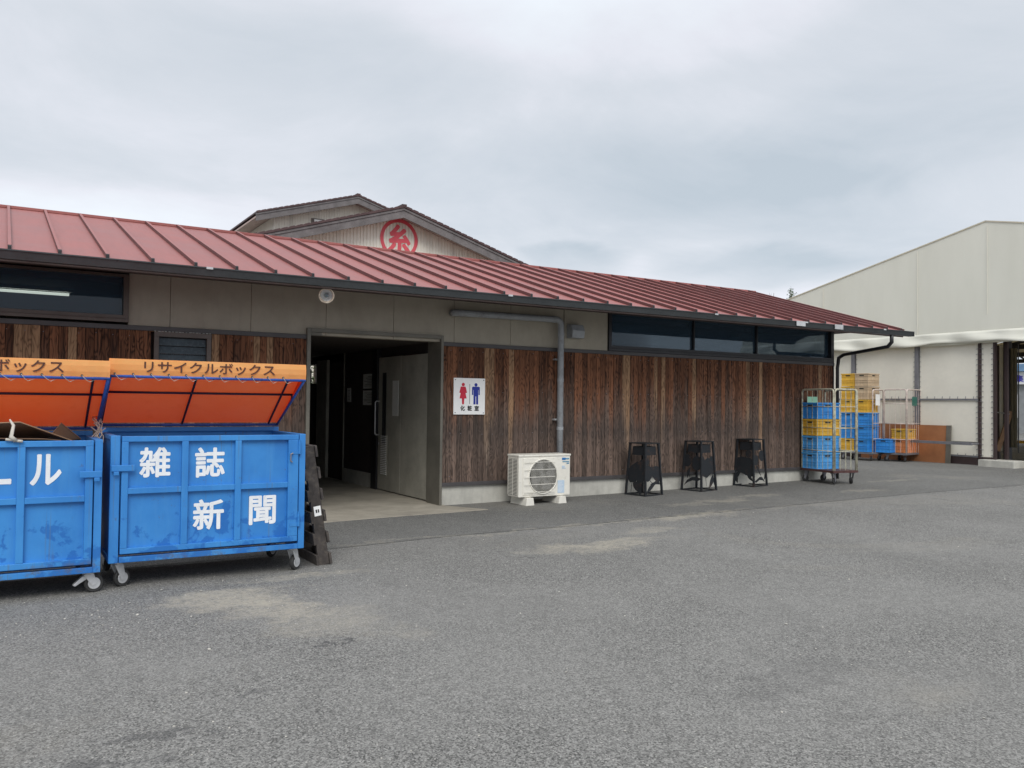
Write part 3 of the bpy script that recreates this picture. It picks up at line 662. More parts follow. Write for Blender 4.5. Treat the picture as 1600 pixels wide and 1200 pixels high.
# ------------------------------------------------------------ restroom sign
def sign():
    T = thing('restroom_sign', (5.98, 10.96, 1.6), 'white restroom sign with red woman and blue man pictograms on the boards', 'sign')
    x0, x1, z0, z1 = 5.715, 6.248, 1.335, 1.877; Y = 10.955
    b = MB(); b.box(x0, x1, Y, Y+.012, z0, z1); b.build('sign_panel', paint('sign_white', (.95, .95, .94), .35, 0, .02), T, .004)
    def P(u, v): return (x0+u*(x1-x0), z0+v*(z1-z0))
    def disc(mb, u, v, r, y=Y-.001):
        cx, cz = P(u, v); mb.prism([(cx+r*math.cos(a*math.pi/10), cz+r*math.sin(a*math.pi/10)) for a in range(20)], 'y', y-.001, y)
    w = MB(); disc(w, .295, .82, .026)
    w.prism([P(*p) for p in [(.235, .765), (.355, .765), (.375, .755), (.415, .60), (.375, .585), (.35, .68), (.405, .44), (.335, .44), (.325, .29), (.30, .275), (.29, .275), (.265, .29), (.255, .44), (.185, .44), (.24, .68), (.215, .585), (.175, .60), (.215, .755)]], 'y', Y-.002, Y-.001)
    w.build('woman_pictogram', 'red', T)
    m_ = MB(); disc(m_, .70, .82, .026)
    m_.prism([P(*p) for p in [(.605, .77), (.795, .77), (.825, .75), (.825, .54), (.785, .54), (.785, .68), (.775, .68), (.775, .28), (.71, .28), (.71, .5), (.69, .5), (.69, .28), (.625, .28), (.625, .68), (.615, .68), (.615, .54), (.575, .54), (.575, .75)]], 'y', Y-.002, Y-.001)
    m_.build('man_pictogram', 'blue', T)
    l = MB(); l.box(P(.497, 0)[0], P(.508, 0)[0], Y-.002, Y-.001, P(0, .29)[1], P(0, .84)[1]); 
    for i, ch in enumerate('化粧室'):
        u = .215+i*.225; a, c = P(u-.005, .10), P(u+.14, .245); text(l, ch, a[0], c[0], a[1], c[1], Y-.001, .0030)
    l.build('lettering', 'ink', T)
    for u, v in ((.05, .95), (.95, .95), (.05, .05), (.95, .05)):
        k = MB(); cx, cz = P(u, v); k.lathe([(0, -.006), (.008, -.004), (.009, 0)], (cx, Y, cz), 'y', 10); k.build('screw', 'steel', T)
sign()
# ------------------------------------------------------------ air conditioner unit
def aircon():
    T = thing('air_conditioner_unit', (7, 10.58, 0), 'cream outdoor air conditioner unit on two small feet under the grey pipe', 'air conditioner')
    x0, x1, y0, y1, z0, z1 = 6.53, 7.455, 10.42, 10.74, .125, .752
    b = MB(); b.box(x0, x1, y0+.005, y1, z0, z1-.012)
    b.build('casing', 'accase', T, .012)
    b = MB(); b.box(x0-.008, x1+.008, y0-.006, y1+.006, z1-.03, z1); b.build('top_cover', 'accase', T, .008)
    cx, cz, r = 6.955, .425, .245
    b = MB()   # raised rounded square frame round the fan
    b.prism([(6.60, .155), (7.17, .155), (7.17, .70), (6.60, .70)], 'y', y0-.004, y0+.006); fr = b.build('front_panel', 'accase', T, .006)
    b = MB(); b.lathe([(0, .0005), (r, .0005)], (cx, y0-.0045, cz), 'y', 40); b.build('fan_opening', 'acdark', T)
    b = MB(); b.lathe([(r, -.0), (r+.004, -.014), (r+.016, -.014), (r+.02, 0)], (cx, y0-.004, cz), 'y', 48); b.build('opening_rim', 'accase', T, smooth=True)
    b = MB()
    for k in range(4):
        a = k*math.pi/2+.4; b.prism([(cx+math.cos(a)*.04, cz+math.sin(a)*.04), (cx+math.cos(a-.5)*.2, cz+math.sin(a-.5)*.2), (cx+math.cos(a+.1)*.22, cz+math.sin(a+.1)*.22), (cx+math.cos(a+.6)*.2, cz+math.sin(a+.6)*.2)], 'y', y0-.0075, y0-.0055)
    b.lathe([(0, -.009), (.045, -.009), (.05, -.004)], (cx, y0, cz), 'y', 20); b.build('fan', paint('fan_grey', (.10, .10, .10), .5), T)
    b = MB()
    for i in range(1, 24):
        dx = -r+2*r*i/24; hh = math.sqrt(r*r-dx*dx); b.box(cx+dx-.0017, cx+dx+.0017, y0-.02, y0-.016, cz-hh, cz+hh)
    for z in (.20, .31, .42, .53, .64): b.box(6.615, 7.16, y0-.024, y0-.0202, z-.004, z+.004)
    b.build('fan_grille', 'accase', T)
    b = MB(); b.box(x0-.0035, x0-.001, y0+.03, y1-.02, z0+.03, z1-.06); sg = b.build('side_intake', 'acdark', T)
    b = MB()
    for i in range(26):
        z = z0+.04+i*.0205; b.box(x0-.009, x0-.004, y0+.028, y1-.018, z, z+.010)
    for y in (y0+.03, (y0+y1)/2, y1-.03): b.box(x0-.011, x0-.0095, y-.008, y+.008, z0+.03, z1-.06)
    b.build('intake_slat', 'accase', sg)
    b = MB(); b.box(7.30, 7.365, y0-.0, y0+.0035, .66, .695); b.build('badge', 'label_blue', T)
    b = MB(); b.box(7.368, 7.43, y0-.0, y0+.0035, .668, .688); b.box(7.31, 7.43, y0, y0+.0035, .628, .642); b.box(7.385, 7.43, y0, y0+.0035, .60, .618); b.build('badge', paint('badge_grey', (.12, .3, .45), .4), T)
    b = MB(); b.box(7.30, 7.35, y0, y0+.0035, .55, .575); b.box(7.30, 7.37, y0, y0+.0035, .53, .543); b.box(7.225, 7.345, y0, y0+.0035, .165, .355); st = b.build('sticker', 'label_pale', T)
    b = MB()
    for i in range(9): b.box(7.232, 7.232+.10*(.6+.4*((i*37) % 7)/7), y0-.0015, y0-.0005, .18+i*.018, .185+i*.018)
    b.build('sticker_print', 'letter', st)
    for x in (6.62, 7.20):
        b = MB(); b.prism([(x, 0.0+gz(x)), (x+.15, gz(x)), (x+.13, .12), (x+.02, .12)], 'y', y0-.06, y1+.06); b.build('foot', 'accase', T, .004)
    b = MB(); b.box(x0+.03, x1-.03, y0+.03, y1-.03, .1235, .1245); b.build('base_pan', 'acdark', T)
    b = MB(); b.tube([(x1+.001, 10.66, .25), (x1+.05, 10.68, .24), (x1+.06, 10.8, .2), (7.52, 10.84, .35), (7.53, 10.86, .7)], .028, 10); b.build('pipe_cover', 'accase', T, smooth=True)
aircon()
# ------------------------------------------------------------ recycling bins
def bin_(x0, x1, Y, z0, z1, label, wide, texts, hinge_right, lidtext):
    T = thing('recycling_bin', ((x0+x1)/2, Y+.45, 0), label, 'recycling bin', 'blue recycling bins by the doorway')
    D = .90; f = .055; y1 = Y+D
    b = MB()   # outer frame
    b.box(x0, x0+.07, Y, Y+f, z0, z1); b.box(x1-.055, x1, Y, Y+f, z0, z1)
    for x in (x0, x1-f): b.box(x, x+f, y1-f, y1, z0, z1+.04)
    b.box(x0+.075, x1-.055, Y-.002, Y+f, z0, z0+.045); b.box(x0+f, x1-f, y1-f, y1, z0, z0+.045)
    for x in (x0, x1-f): b.box(x, x+f, Y+f, y1-f, z0, z0+.045); b.box(x, x+f, Y+f, y1-f, z1-.035, z1)
    b.box(x0+f, x1-f, y1-f, y1, z1, z1+.04)
    b.build('frame', 'binblue', T, .004)
    b = MB(); b.box(x0+.01, x0+.016, Y+f, y1-f, z0+.045, z1-.035); b.box(x1-.016, x1-.01, Y+f, y1-f, z0+.045, z1-.035); b.box(x0+f, x1-f, y1-.02, y1-.012, z0+.045, z1)
    b.build('side_panel', 'binblue', T)
    b = MB(); b.box(x0+.02, x1-.02, Y+.06, y1-.03, z0+.05, z0+.06); b.build('floor_panel', 'bininside', T)
    # door with recessed panels
    a, c = x0+.08, x1-.065; dz0, dz1 = z0+.07, z1-.005; n = wide
    d = MB(); d.box(a, c, Y-.012, Y+.03, dz1-.045, dz1); d.box(a, c, Y-.012, Y+.03, dz0, dz0+.045)
    rs = .09 if hinge_right else .055
    d.box(a, a+.05, Y-.012, Y+.03, dz0+.045, dz1-.045); d.box(c-rs, c, Y-.012, Y+.03, dz0+.045, dz1-.045)
    cols = [a+.05]; step = (c-rs-a-.05)/n
    for i in range(1, n):
        m_ = a+.05+step*i; d.box(m_-.026, m_+.026, Y-.012, Y+.03, dz0+.045, dz1-.045); cols += [m_-.026, m_+.026]
    cols.append(c-rs); zm = (dz0+dz1)/2+.03
    for l, r in zip(cols[::2], cols[1::2]): d.box(l, r, Y-.010, Y+.029, zm-.024, zm+.024)
    door = d.build('door', 'binblue', T, .004)
    p = MB()
    for l, r in zip(cols[::2], cols[1::2]):
        for u, v in ((dz0+.045, zm-.024), (zm+.024, dz1-.045)): p.box(l, r, Y+.026, Y+.03, u, v)
    p.build('door_panel', 'binblue', door)
    for ch, tx0, tx1, tz0, tz1 in texts:
        t = MB(); text(t, ch, tx0, tx1, tz0, tz1, Y+.0245, .0062); t.build('painted_character', 'letter', door)
    # latch and hinges
    lx, hx = (x0, x1) if hinge_right else (x1, x0)
    zl = zm+.16
    b = MB()
    if hinge_right: b.box(x0+.005, x0+.175, Y-.030, Y-.013, zl, zl+.05); b.box(x0+.02, x0+.06, Y-.04, Y-.031, zl-.03, zl+.0)
    else: b.box(x1-.16, x1-.005, Y-.030, Y-.013, zl, zl+.05); b.box(x1-.06, x1-.02, Y-.04, Y-.031, zl-.03, zl)
    b.build('latch', 'binblue', T, .004)
    if hinge_right:
        for z in (dz1-.17, dz0+.13):
            b = MB(); b.tube([(c+.006, Y-.018, z), (c+.006, Y-.018, z+.10)], .012, 10); b.tube([(c+.006, Y-.018, z+.10), (c+.006, Y-.018, z+.125)], .008, 8); b.box(c-.07, c+.0, Y-.0165, Y-.0125, z+.0, z+.03); b.build('hinge', 'binblue', T)
        b = MB(); b.tube([(c-.055, Y-.03, dz1-.16), (c-.075, Y-.03, dz1-.17), (c-.075, Y-.03, dz1-.23), (c-.06, Y-.03, dz1-.24)], .006, 8); b.build('handle', 'steel', T)
    # lid: tilted tube frame with tarpaulin
    ph = Vector((0, y1-.02, z1+.06)); pf = Vector((0, Y+.05, z1+.475))
    L0, L1 = x0-.02, x1+(.005 if hinge_right else .042)
    fr = MB(); q = lambda x, t_, up=0.: Vector((x, ph.y+(pf.y-ph.y)*t_, ph.z+(pf.z-ph.z)*t_+up))
    fr.tube([q(L0, 0), q(L1, 0)], .012); fr.tube([q(L0, 1), q(L1, 1)], .012)
    for x in (L0+.012, L1-.012): fr.tube([q(x, 0), q(x, 1)], .012)
    fr.build('lid_frame', 'pipeblue', T, smooth=True); fr = MB()
    # upper bows under the cloth
    tp = lambda x, t_: q(x, t_, .005+.145*t_)
    tp = lambda x, t_: Vector((x, ph.y+(pf.y-.0-ph.y)*t_, ph.z+.02+(pf.z+.14-ph.z-.02)*t_))
    for x in (L0+.03, L0+(L1-L0)*.44, L1-.10): fr.tube([tp(x, .02)+Vector((0, 0, -.016)), tp(x, .97)+Vector((0, 0, -.016))], .010)
    fr.tube([tp(L0+.02, .56)+Vector((0, 0, -.03)), tp(L1-.02, .56)+Vector((0, 0, -.03))], .010)
    fr.tube([tp(L0+.01, .985)+Vector((0, 0, -.014)), tp(L1-.01, .985)+Vector((0, 0, -.014))], .009)
    for x in (L0+.012, L1-.012): fr.tube([q(x, .56), tp(x, .56)+Vector((0, 0, -.02))], .008)
    fr.build('lid_bow', 'bow', T, smooth=True)
    c_ = MB(); nx = 30; ny = 10; rnd = random.Random(int(x0*10))
    def sag(i, j): return -.012*abs(math.sin(i/nx*math.pi*2.3))*math.sin(j/ny*math.pi)
    for i in range(nx+1):
        for j in range(ny+1):
            v = tp(L0+(L1-L0)*i/nx, j/ny); c_.v.append((v.x, v.y, v.z+sag(i, j)))
    W = ny+1
    for i in range(nx):
        for j in range(ny): c_.f.append((i*W+j+1, (i+1)*W+j+1, (i+1)*W+j, i*W+j)[::-1]); c_.c.append(None)
    o = len(c_.v)     # front valance
    for i in range(nx+1):
        x = L0+(L1-L0)*i/nx; t0 = tp(x, 1)
        for k in range(4):
            c_.v.append((x, t0.y-.004-.012*math.sin(k/3*math.pi)-.003*math.sin(i*1.7), t0.z-k/3*.135+(.004*math.sin(i*2.3) if k == 3 else 0)))
    for i in range(nx):
        for k in range(3):
            p0 = o+i*4+k; c_.f.append((p0, p0+1, p0+5, p0+4)); c_.c.append(None)
        c_.f.append((i*W+ny, o+i*4, o+(i+1)*4, (i+1)*W+ny)); c_.c.append(None)
    for side, x in ((0, L0), (1, L1)):   # side gores
        o = len(c_.v)
        for j in range(ny+1):
            v = tp(x, j/ny); u = q(x, j/ny, .012); c_.v.append(tuple(v)); c_.v.append((u.x, u.y, min(u.z, v.z)))
        for j in range(ny):
            fc = (o+2*j, o+2*j+1, o+2*j+3, o+2*j+2); c_.f.append(fc if side == 0 else fc[::-1]); c_.c.append(None)
    cv = c_.build('lid_cover', 'tarp', T, smooth=False)
    e = MB(); e2 = MB(); lp = []; xx = L0+.04; f0 = tp(0, 1); zf = f0.z-.120; yf = f0.y-.006
    while xx < L1-.125:
        e.lathe([(0, -.006), (.0085, -.006), (.0085, -.002)], (xx, yf-.003, zf), 'y', 8)
        w = rnd.uniform(.02, .05); lp += [(xx, yf-.010, zf), (xx+w*.5, pf.y-.018, zf-.02), (xx+w, pf.y-.014, zf-.036), (xx+w+.02, pf.y+.0, zf-.05), (xx+.12, pf.y+.012, zf-.02), (xx+.132, yf+.004, zf)]
        xx += .135
    e2.tube(lp, .0019, 5); e.build('eyelet', 'ink', cv); e2.build('lacing', 'rope', cv)
    # curved black piping strips across the tarpaulin under-side seam
    if lidtext:
        t = MB(); text(t, lidtext[0], lidtext[1], lidtext[2], f0.z-.106, f0.z-.012, yf-.0135, .0016); t.build('cover_lettering', 'brownink', cv)
    # castors
    def castor(x, y, brake, ang):
        m = Matrix.Translation((x, y, 0)) @ Matrix.Rotation(ang, 4, 'Z'); k = MB()
        k.box(-.06, .06, -.05, .05, z0-.008, z0-.001, m)
        k.lathe([(.035, z0-.022), (.04, z0-.008)], (x, y, 0), 'z', 16)
        for s_ in (-.028, .028):
            vs = [m @ Vector((u, s_+e_, v)) for e_ in (-.002, .002) for u, v in ((-.045, z0-.02), (.03, z0-.02), (.055, .07), (.02, .05))]
            k._add(vs, [(0, 1, 2, 3), (7, 6, 5, 4), (0, 4, 5, 1), (1, 5, 6, 2), (2, 6, 7, 3), (3, 7, 4, 0)])
        cs = k.build('castor', 'silver', T, .002)
        w = MB(); w.lathe([(.0, -.02), (.045, -.02), (.048, -.016), (.063, -.018), (.069, -.01), (.069, .01), (.063, .018), (.048, .016), (.045, .02), (0, .02)], (x, y, 0), 'y', 24, (Matrix.Rotation(ang, 4, 'Z')).to_3x3())
        wm = m @ Vector((.035, 0, .07)); dv = wm-Vector((x, y, 0)); w.v = [(p_[0]+dv.x, p_[1]+dv.y, p_[2]+dv.z) for p_ in w.v]
        w.build('wheel', 'rubber', cs, smooth=False)
        h = MB(); h.lathe([(0, -.0225), (.043, -.0225), (.045, -.0205)], (x+dv.x, y+dv.y, dv.z), 'y', 20, (Matrix.Rotation(ang, 4, 'Z')).to_3x3()); h.build('hub', 'silver', cs)
        if brake:
            p = MB(); vs = [(-.05, .13), (.02, .15), (.0, .12), (-.10, .06), (-.115, .07)]; p.prism(vs, 'y', -.02, .02); p.v = [tuple(m @ Vector((v[0], v[1], v[2]))) for v in p.v]; p.build('brake_pedal', 'silver', cs, .002)
    castor(x1-.07, Y+.09, not hinge_right, R(8) if not hinge_right else R(38)); castor(x0+.08, Y+.09, False, R(30))
    castor(x1-.08, y1-.09, False, R(40)); castor(x0+.08, y1-.09, False, R(100))
    return T
bin_(.765, 2.335, 7.30, .205, 1.215, 'blue steel bin lettered in white with orange cover lid, right one of the pair', 3,
     [('雑', .978, 1.216, .873, 1.118), ('誌', 1.405, 1.648, .858, 1.11), ('新', 1.398, 1.648, .42, .675), ('聞', 1.856, 2.088, .435, .685)], True, ('リサイクルボックス', 1.0, 2.06))
bin_(-.825, .70, 7.20, .165, 1.19, 'blue steel bin holding cardboard under its orange lid, cut off by the left frame edge', 3,
     [('ル', .212, .422, .85, 1.085), ('ー', -.13, .095, .866, .908)], False, ('リサイクルボックス', -.62, .42))
def cardboard():
    T = thing('cardboard_sheet', (.2, 7.7, 1.2), 'flattened brown cardboard boxes sticking out of the left blue bin', 'cardboard')
    M['card_dark'] = paint('cardboard_edge', (.20, .12, .075), .85)
    for pts, nm in (([(-.5, 7.32, 1.30), (.14, 7.26, 1.33), (.50, 7.42, 1.18), (.45, 7.95, 1.15), (-.5, 8.0, 1.2)], 'top_sheet'), ([(-.5, 7.30, 1.22), (.30, 7.30, 1.20), (.42, 7.36, 1.185), (.4, 7.9, 1.12), (-.5, 7.9, 1.12)], 'lower_sheet'), ([(.30, 7.75, 1.12), (.44, 7.72, 1.31), (.60, 7.9, 1.17), (.5, 8.0, 1.1)], 'loose_flap')):
        n = len(pts); b = MB(); b._add([(p[0], p[1], p[2]) for p in pts]+[(p[0], p[1], p[2]-.008) for p in pts], [tuple(range(n)), tuple(range(2*n-1, n-1, -1))]+[(i, i+n, (i+1) % n+n, (i+1) % n) for i in range(n)])
        b.build(nm, 'card' if nm != 'lower_sheet' else 'card_dark', T)
    b = MB(); b.tube([(.075, 7.25, 1.345), (.10, 7.235, 1.30), (.085, 7.16, 1.22), (.115, 7.17, 1.19)], [.006, .011, .012, .018], 8); b.tube([(.115, 7.17, 1.19), (.16, 7.17, 1.185)], .011, 7); b.tube([(.10, 7.17, 1.195), (.05, 7.17, 1.20)], .010, 7); b.build('knotted_string', 'rope', T, smooth=True)
cardboard()
def rope():
    b = MB(); r = random.Random(2)
    for k in range(6):
        x = .70+r.uniform(-.02, .02); pts = [(x, 7.95, 1.36)]
        for i in range(5): pts.append((x+r.uniform(-.035, .04), 7.88-.05*i, 1.33-.045*i+r.uniform(-.02, .02)))
        b.tube(pts, .004, 5)
    b.tube([(.665, 7.8, 1.27), (.72, 7.78, 1.22), (.775, 7.8, 1.26)], .005, 5)
    o = b.build('tie_rope', 'rope', smooth=True); tag(o, 'white rope knotted between the two blue bins', 'rope')
rope()
# ------------------------------------------------------------ leaning pallet
def pallet():
    base = Vector((2.60, 7.5, 0)); T = thing('wooden_pallet', base, 'dark old wooden pallet on edge leaning against the right blue bin', 'pallet')
    ax = Vector((-.155, 0, 1)).normalized(); nx = Vector((1, 0, .155)).normalized(); ay = Vector((0, 1, 0))
    m = Matrix((nx, ay, ax)).transposed().to_4x4(); m.translation = base
    Lh = 1.11
    for y in (0., .45, .9): b = MB(); b.box(-.055, .045, y, y+.05, 0, Lh, m); b.build('stringer', 'oldwood', T, .004)
    r = random.Random(4); zs = [0.0, .20, .40, .60, .80, 1.0]
    for k, z in enumerate(zs):
        for s_ in (-.078, .046):
            b = MB(); e = -.012-r.random()*.012; b.box(s_, s_+.022, e, .96+r.random()*.02, z, z+.105, m); b.build('deck_board', 'oldwood', T, .003)
    b = MB(); b.box(-.035, .03, -.0035, -.001, .46, .55, m); lb = b.build('label', 'white', T)
    b = MB(); 
    for u, w in ((-.02, .014), (.0, .012)): b.box(u, u+w, -.0055, -.0045, .49, .52, m)
    b.build('label_print', 'ink', lb)
pallet()
# ------------------------------------------------------------ iron stands
def leafp(x, z, L, w, a, n=9):   # leaf outline
    out = []
    for i in range(n+1):
        t_ = i/n; out.append((t_*L, w*math.sin(math.pi*t_**.8)))
    for i in range(n-1, 0, -1):
        t_ = i/n; out.append((t_*L, -w*.55*math.sin(math.pi*t_**.8)))
    c_, s_ = math.cos(a), math.sin(a); return [(x+u*c_-v*s_, z+u*s_+v*c_) for u, v in out]
def roundp(x, z, r, k=1.1, n=18, lob=0.): return [(x+r*math.cos(i*2*math.pi/n)*(1+lob*math.cos(5*i*2*math.pi/n)), z+r*k*math.sin(i*2*math.pi/n)*(1+lob*math.cos(5*i*2*math.pi/n))) for i in range(n)]
def stand(idx, loc, rot, label, left, right):
    T = thing('iron_stand', (0, 0, 0), label, 'stand', 'black iron stands along the board wall')
    s0, s1, h = .42, .325, .85; g = (s0-s1)/2
    def cor(i, j, z): t_ = z/h; return Vector((g*t_+i*(s0-2*g*t_), g*t_+j*(s0-2*g*t_), z))
    for i in (0, 1):
        for j in (0, 1): b = MB(); b.bar(cor(i, j, 0), cor(i, j, h), .032, .032, (1, 0, 0)); b.build('leg', 'iron', T, .002)
    b = MB()
    for a, c in (((0, 0), (1, 0)), ((1, 0), (1, 1)), ((1, 1), (0, 1)), ((0, 1), (0, 0))): b.bar(cor(*a, .015), cor(*c, .015), .02, .022)
    b.build('base_rail', 'iron', T)
    b = MB(); b.box(g-.02, s0-g+.02, g-.02, s0-g+.02, h-.004, h+.012); b.build('top_plate', 'iron', T, .003)
    b = MB(); q = g+.015
    for a, c in (((0, 0), (1, 0)), ((1, 0), (1, 1)), ((1, 1), (0, 1)), ((0, 1), (0, 0))):
        A0 = cor(*a, .66); B0 = cor(*c, .66); A1 = cor(*a, .80); B1 = cor(*c, .80); e = (B0-A0).normalized()*.03
        cen = Vector((s0/2, s0/2, 0)); 
        def inn(v, k=.03): w = Vector((cen.x-v.x, cen.y-v.y, 0)); return v+w.normalized()*k
        vs = [inn(A0+e), inn(B0-e), inn(B1-e), inn(A1+e)]; b._add(vs+[inn(v, .004) for v in vs], [(0, 1, 2, 3), (7, 6, 5, 4), (0, 4, 5, 1), (1, 5, 6, 2), (2, 6, 7, 3), (3, 7, 4, 0)])
    b.build('fire_box', 'iron', T)
    # cut-out plates: 'right' on the face y=0 (u along x), 'left' on the face x=0 (u along y)
    for nm, shapes in (('y', right), ('x', left)):
        b = MB(); th = .003; off = 0
        for kind, *a in shapes:
            poly = leafp(*a) if kind == 'leaf' else roundp(*a) if kind == 'round' else list(a[0])
            cz = []
            for u, z in poly:
                t_ = z/h; lo, hi = g*t_, s0-g*t_; u = min(max(u, lo), hi); cz.append((u, z*.93, g*t_))
            n = len(cz); off += .0012
            f1 = [(u, dd+off, z) if nm == 'y' else (dd+off, u, z) for u, z, dd in cz]; f2 = [(u, dd+off+th, z) if nm == 'y' else (dd+off+th, u, z) for u, z, dd in cz]
            b._add(f1+f2, [tuple(range(n)), tuple(range(2*n-1, n-1, -1))]+[(i, i+n, (i+1) % n+n, (i+1) % n) for i in range(n)])
        b.build('cutout_plate', 'iron', T)
    T.location = loc; T.rotation_euler = (0, 0, rot)
    return T
def stem(u0, z0, u1, z1, w=.006):
    d_ = Vector((u1-u0, z1-z0)).normalized(); n = Vector((-d_.y, d_.x))*w; return ('poly', [(u0+n.x, z0+n.y), (u1+n.x*.4, z1+n.y*.4), (u1-n.x*.4, z1-n.y*.4), (u0-n.x, z0-n.y)])
daikon = [('round', .12, .42, .12, 1.0, 18, .06), ('round', .30, .38, .12, 1.1, 18, .05), ('round', .16, .30, .10, 1.0), ('leaf', .26, .33, .30, .07, R(-125)), ('leaf', .14, .22, .18, .05, R(-80)), ('round', .26, .55, .05, 1.2), stem(.2, .5, .16, .62), stem(.28, .56, .31, .63)]
stand(0, (8.92, 10.39, gz(9)), R(9), 'iron stand with vegetable cut-outs, the nearest one to the air conditioner unit',
      [('poly', [(.03, .54), (.2, .6), (.36, .5), (.4, .3), (.34, .22), (.2, .26), (.05, .22)]), ('round', .12, .46, .12, 1.1, 18, .05), ('round', .3, .36, .11, 1.2), ('leaf', .26, .28, .27, .07, R(-120)), ('leaf', .16, .3, .3, .08, R(-100)), ('round', .1, .57, .07, 1.), stem(.3, .25, .32, .06)],
      [('poly', [(.0, .52), (.10, .54), (.18, .50), (.28, .52), (.4, .50), (.42, .27), (.34, .22), (.25, .28), (.19, .36), (.14, .28), (.08, .25), (.0, .28)]), ('round', .09, .60, .045, 1.4), ('leaf', .04, .05, .38, .045, R(38)), ('poly', [(.14, .2), (.2, .235), (.3, .24), (.38, .23), (.38, .19), (.28, .20), (.2, .17)]), stem(.1, .56, .12, .68), stem(.1, .6, .2, .62), stem(.14, .27, .22, .2)])
stand(1, (10.22, 10.46, gz(10)), R(9), 'iron stand with round fruit cut-outs, middle one of the three along the wall',
      [('round', .33, .56, .10, 1.15), ('round', .12, .52, .11, 1.2), stem(.33, .66, .36, .74), stem(.14, .62, .16, .72), ('leaf', .26, .44, .22, .035, R(-75)), ('poly', [(.02, .24), (.12, .27), (.22, .26), (.32, .20), (.38, .10), (.3, .16), (.2, .20), (.1, .19)]), stem(.3, .4, .24, .18)],
      [('round', .07, .58, .06, 1.2), ('round', .33, .58, .06, 1.1), ('poly', [(.0, .5), (.1, .56), (.22, .62), (.34, .58), (.4, .45), (.41, .3), (.3, .33), (.18, .25), (.08, .28), (.01, .34)]), ('leaf', .36, .3, .28, .06, R(-118)), ('leaf', .38, .24, .2, .05, R(-80)), stem(.15, .27, .16, .1)])
stand(2, (11.60, 10.56, gz(11.6)), R(9), 'iron stand with rusty leaf cut-outs, nearest the crate cage at the building corner',
      [('poly', [(.0, .5), (.1, .56), (.3, .58), (.4, .54), (.41, .3), (.3, .28), (.18, .22), (.06, .2), (.0, .22)]), ('round', .14, .64, .06, 1.2), ('leaf', .3, .3, .25, .05, R(-60)), ('leaf', .4, .26, .22, .05, R(-105)), ('leaf', .15, .26, .2, .04, R(-130)), stem(.3, .55, .34, .7)],
      [('round', .11, .52, .08, 1.3), ('round', .30, .60, .09, 1.2), stem(.1, .62, .13, .72), stem(.3, .7, .26, .78), ('leaf', .12, .42, .22, .03, R(-60)), stem(.22, .28, .3, .12), ('poly', [(.04, .1), (.12, .14), (.22, .19), (.3, .18), (.38, .08), (.3, .12), (.2, .13), (.1, .08)]), ('leaf', .42, .3, .2, .03, R(-110))])
# ------------------------------------------------------------ crates
def crate(name, L, W, Hh, mat, label=None, group=None, parent=None):
    T = thing('plastic_crate', (0, 0, 0), label or 'crate', 'crate', group); t = .006
    b = MB()
    # four walls
    b.box(0, L, 0, t, .0, Hh); b.box(0, L, W-t, W, .0, Hh); b.box(0, t, t, W-t, .0, Hh); b.box(L-t, L, t, W-t, .0, Hh); b.box(t, L-t, t, W-t, .0, t)
    body = b.build('body', mat, T)
    b = MB()   # rim and ribs
    for z, p, w in ((Hh-.03, .020, .03), (Hh-.085, .014, .010), (.0, .012, .014), (Hh*.5-.02, .013, .008), (Hh*.28, .013, .008)):
        b.box(-p, L+p, -p, -.0005, z, z+w); b.box(-p, L+p, W+.0005, W+p, z, z+w); b.box(-p, -.0005, 0, W, z, z+w); b.box(L+.0005, L+p, 0, W, z, z+w)
    b.build('rim', mat, T, .002)
    b = MB()
    nx = max(4, int(L/.075)); ny = max(3, int(W/.075))
    for i in range(nx+1):
        x = i*(L-.012)/nx
        if .35 < i/nx < .65: z1 = Hh*.5
        else: z1 = Hh-.03
        b.box(x, x+.012, -.0085, -.001, .014, z1); b.box(x, x+.012, W+.001, W+.0085, .014, z1)
    for i in range(ny+1):
        y = i*(W-.012)/ny; z1 = Hh*.5 if .3 < i/ny < .7 else Hh-.03
        b.box(-.0085, -.001, y, y+.012, .014, z1); b.box(L+.001, L+.0085, y, y+.012, .014, z1)
    b.build('rib', mat, T)
    b = MB()
    b.box(L*.38, L*.62, -.004, -.0012, Hh-.075, Hh-.045); b.build('hand_slot', 'acdark', T); b = MB(); b.box(-.004, -.0012, W*.33, W*.67, Hh-.075, Hh-.045); b.build('hand_slot', 'acdark', T)
    return T
def matset(src, dst): return {M[src].name: M[dst]}
_first = {}
def put_crate(mat, loc, rot, label, size=(.56, .36, .30), group='plastic crates in the roll cages'):
    key = size
    if key not in _first:
        T = crate('c', *size, mat, label, group); T.location = loc; T.rotation_euler = (0, 0, rot); _first[key] = (T, mat); return T
    T, m0 = _first[key]
    return clone(T, loc, rot, label, None if m0 == mat else matset(m0, mat))
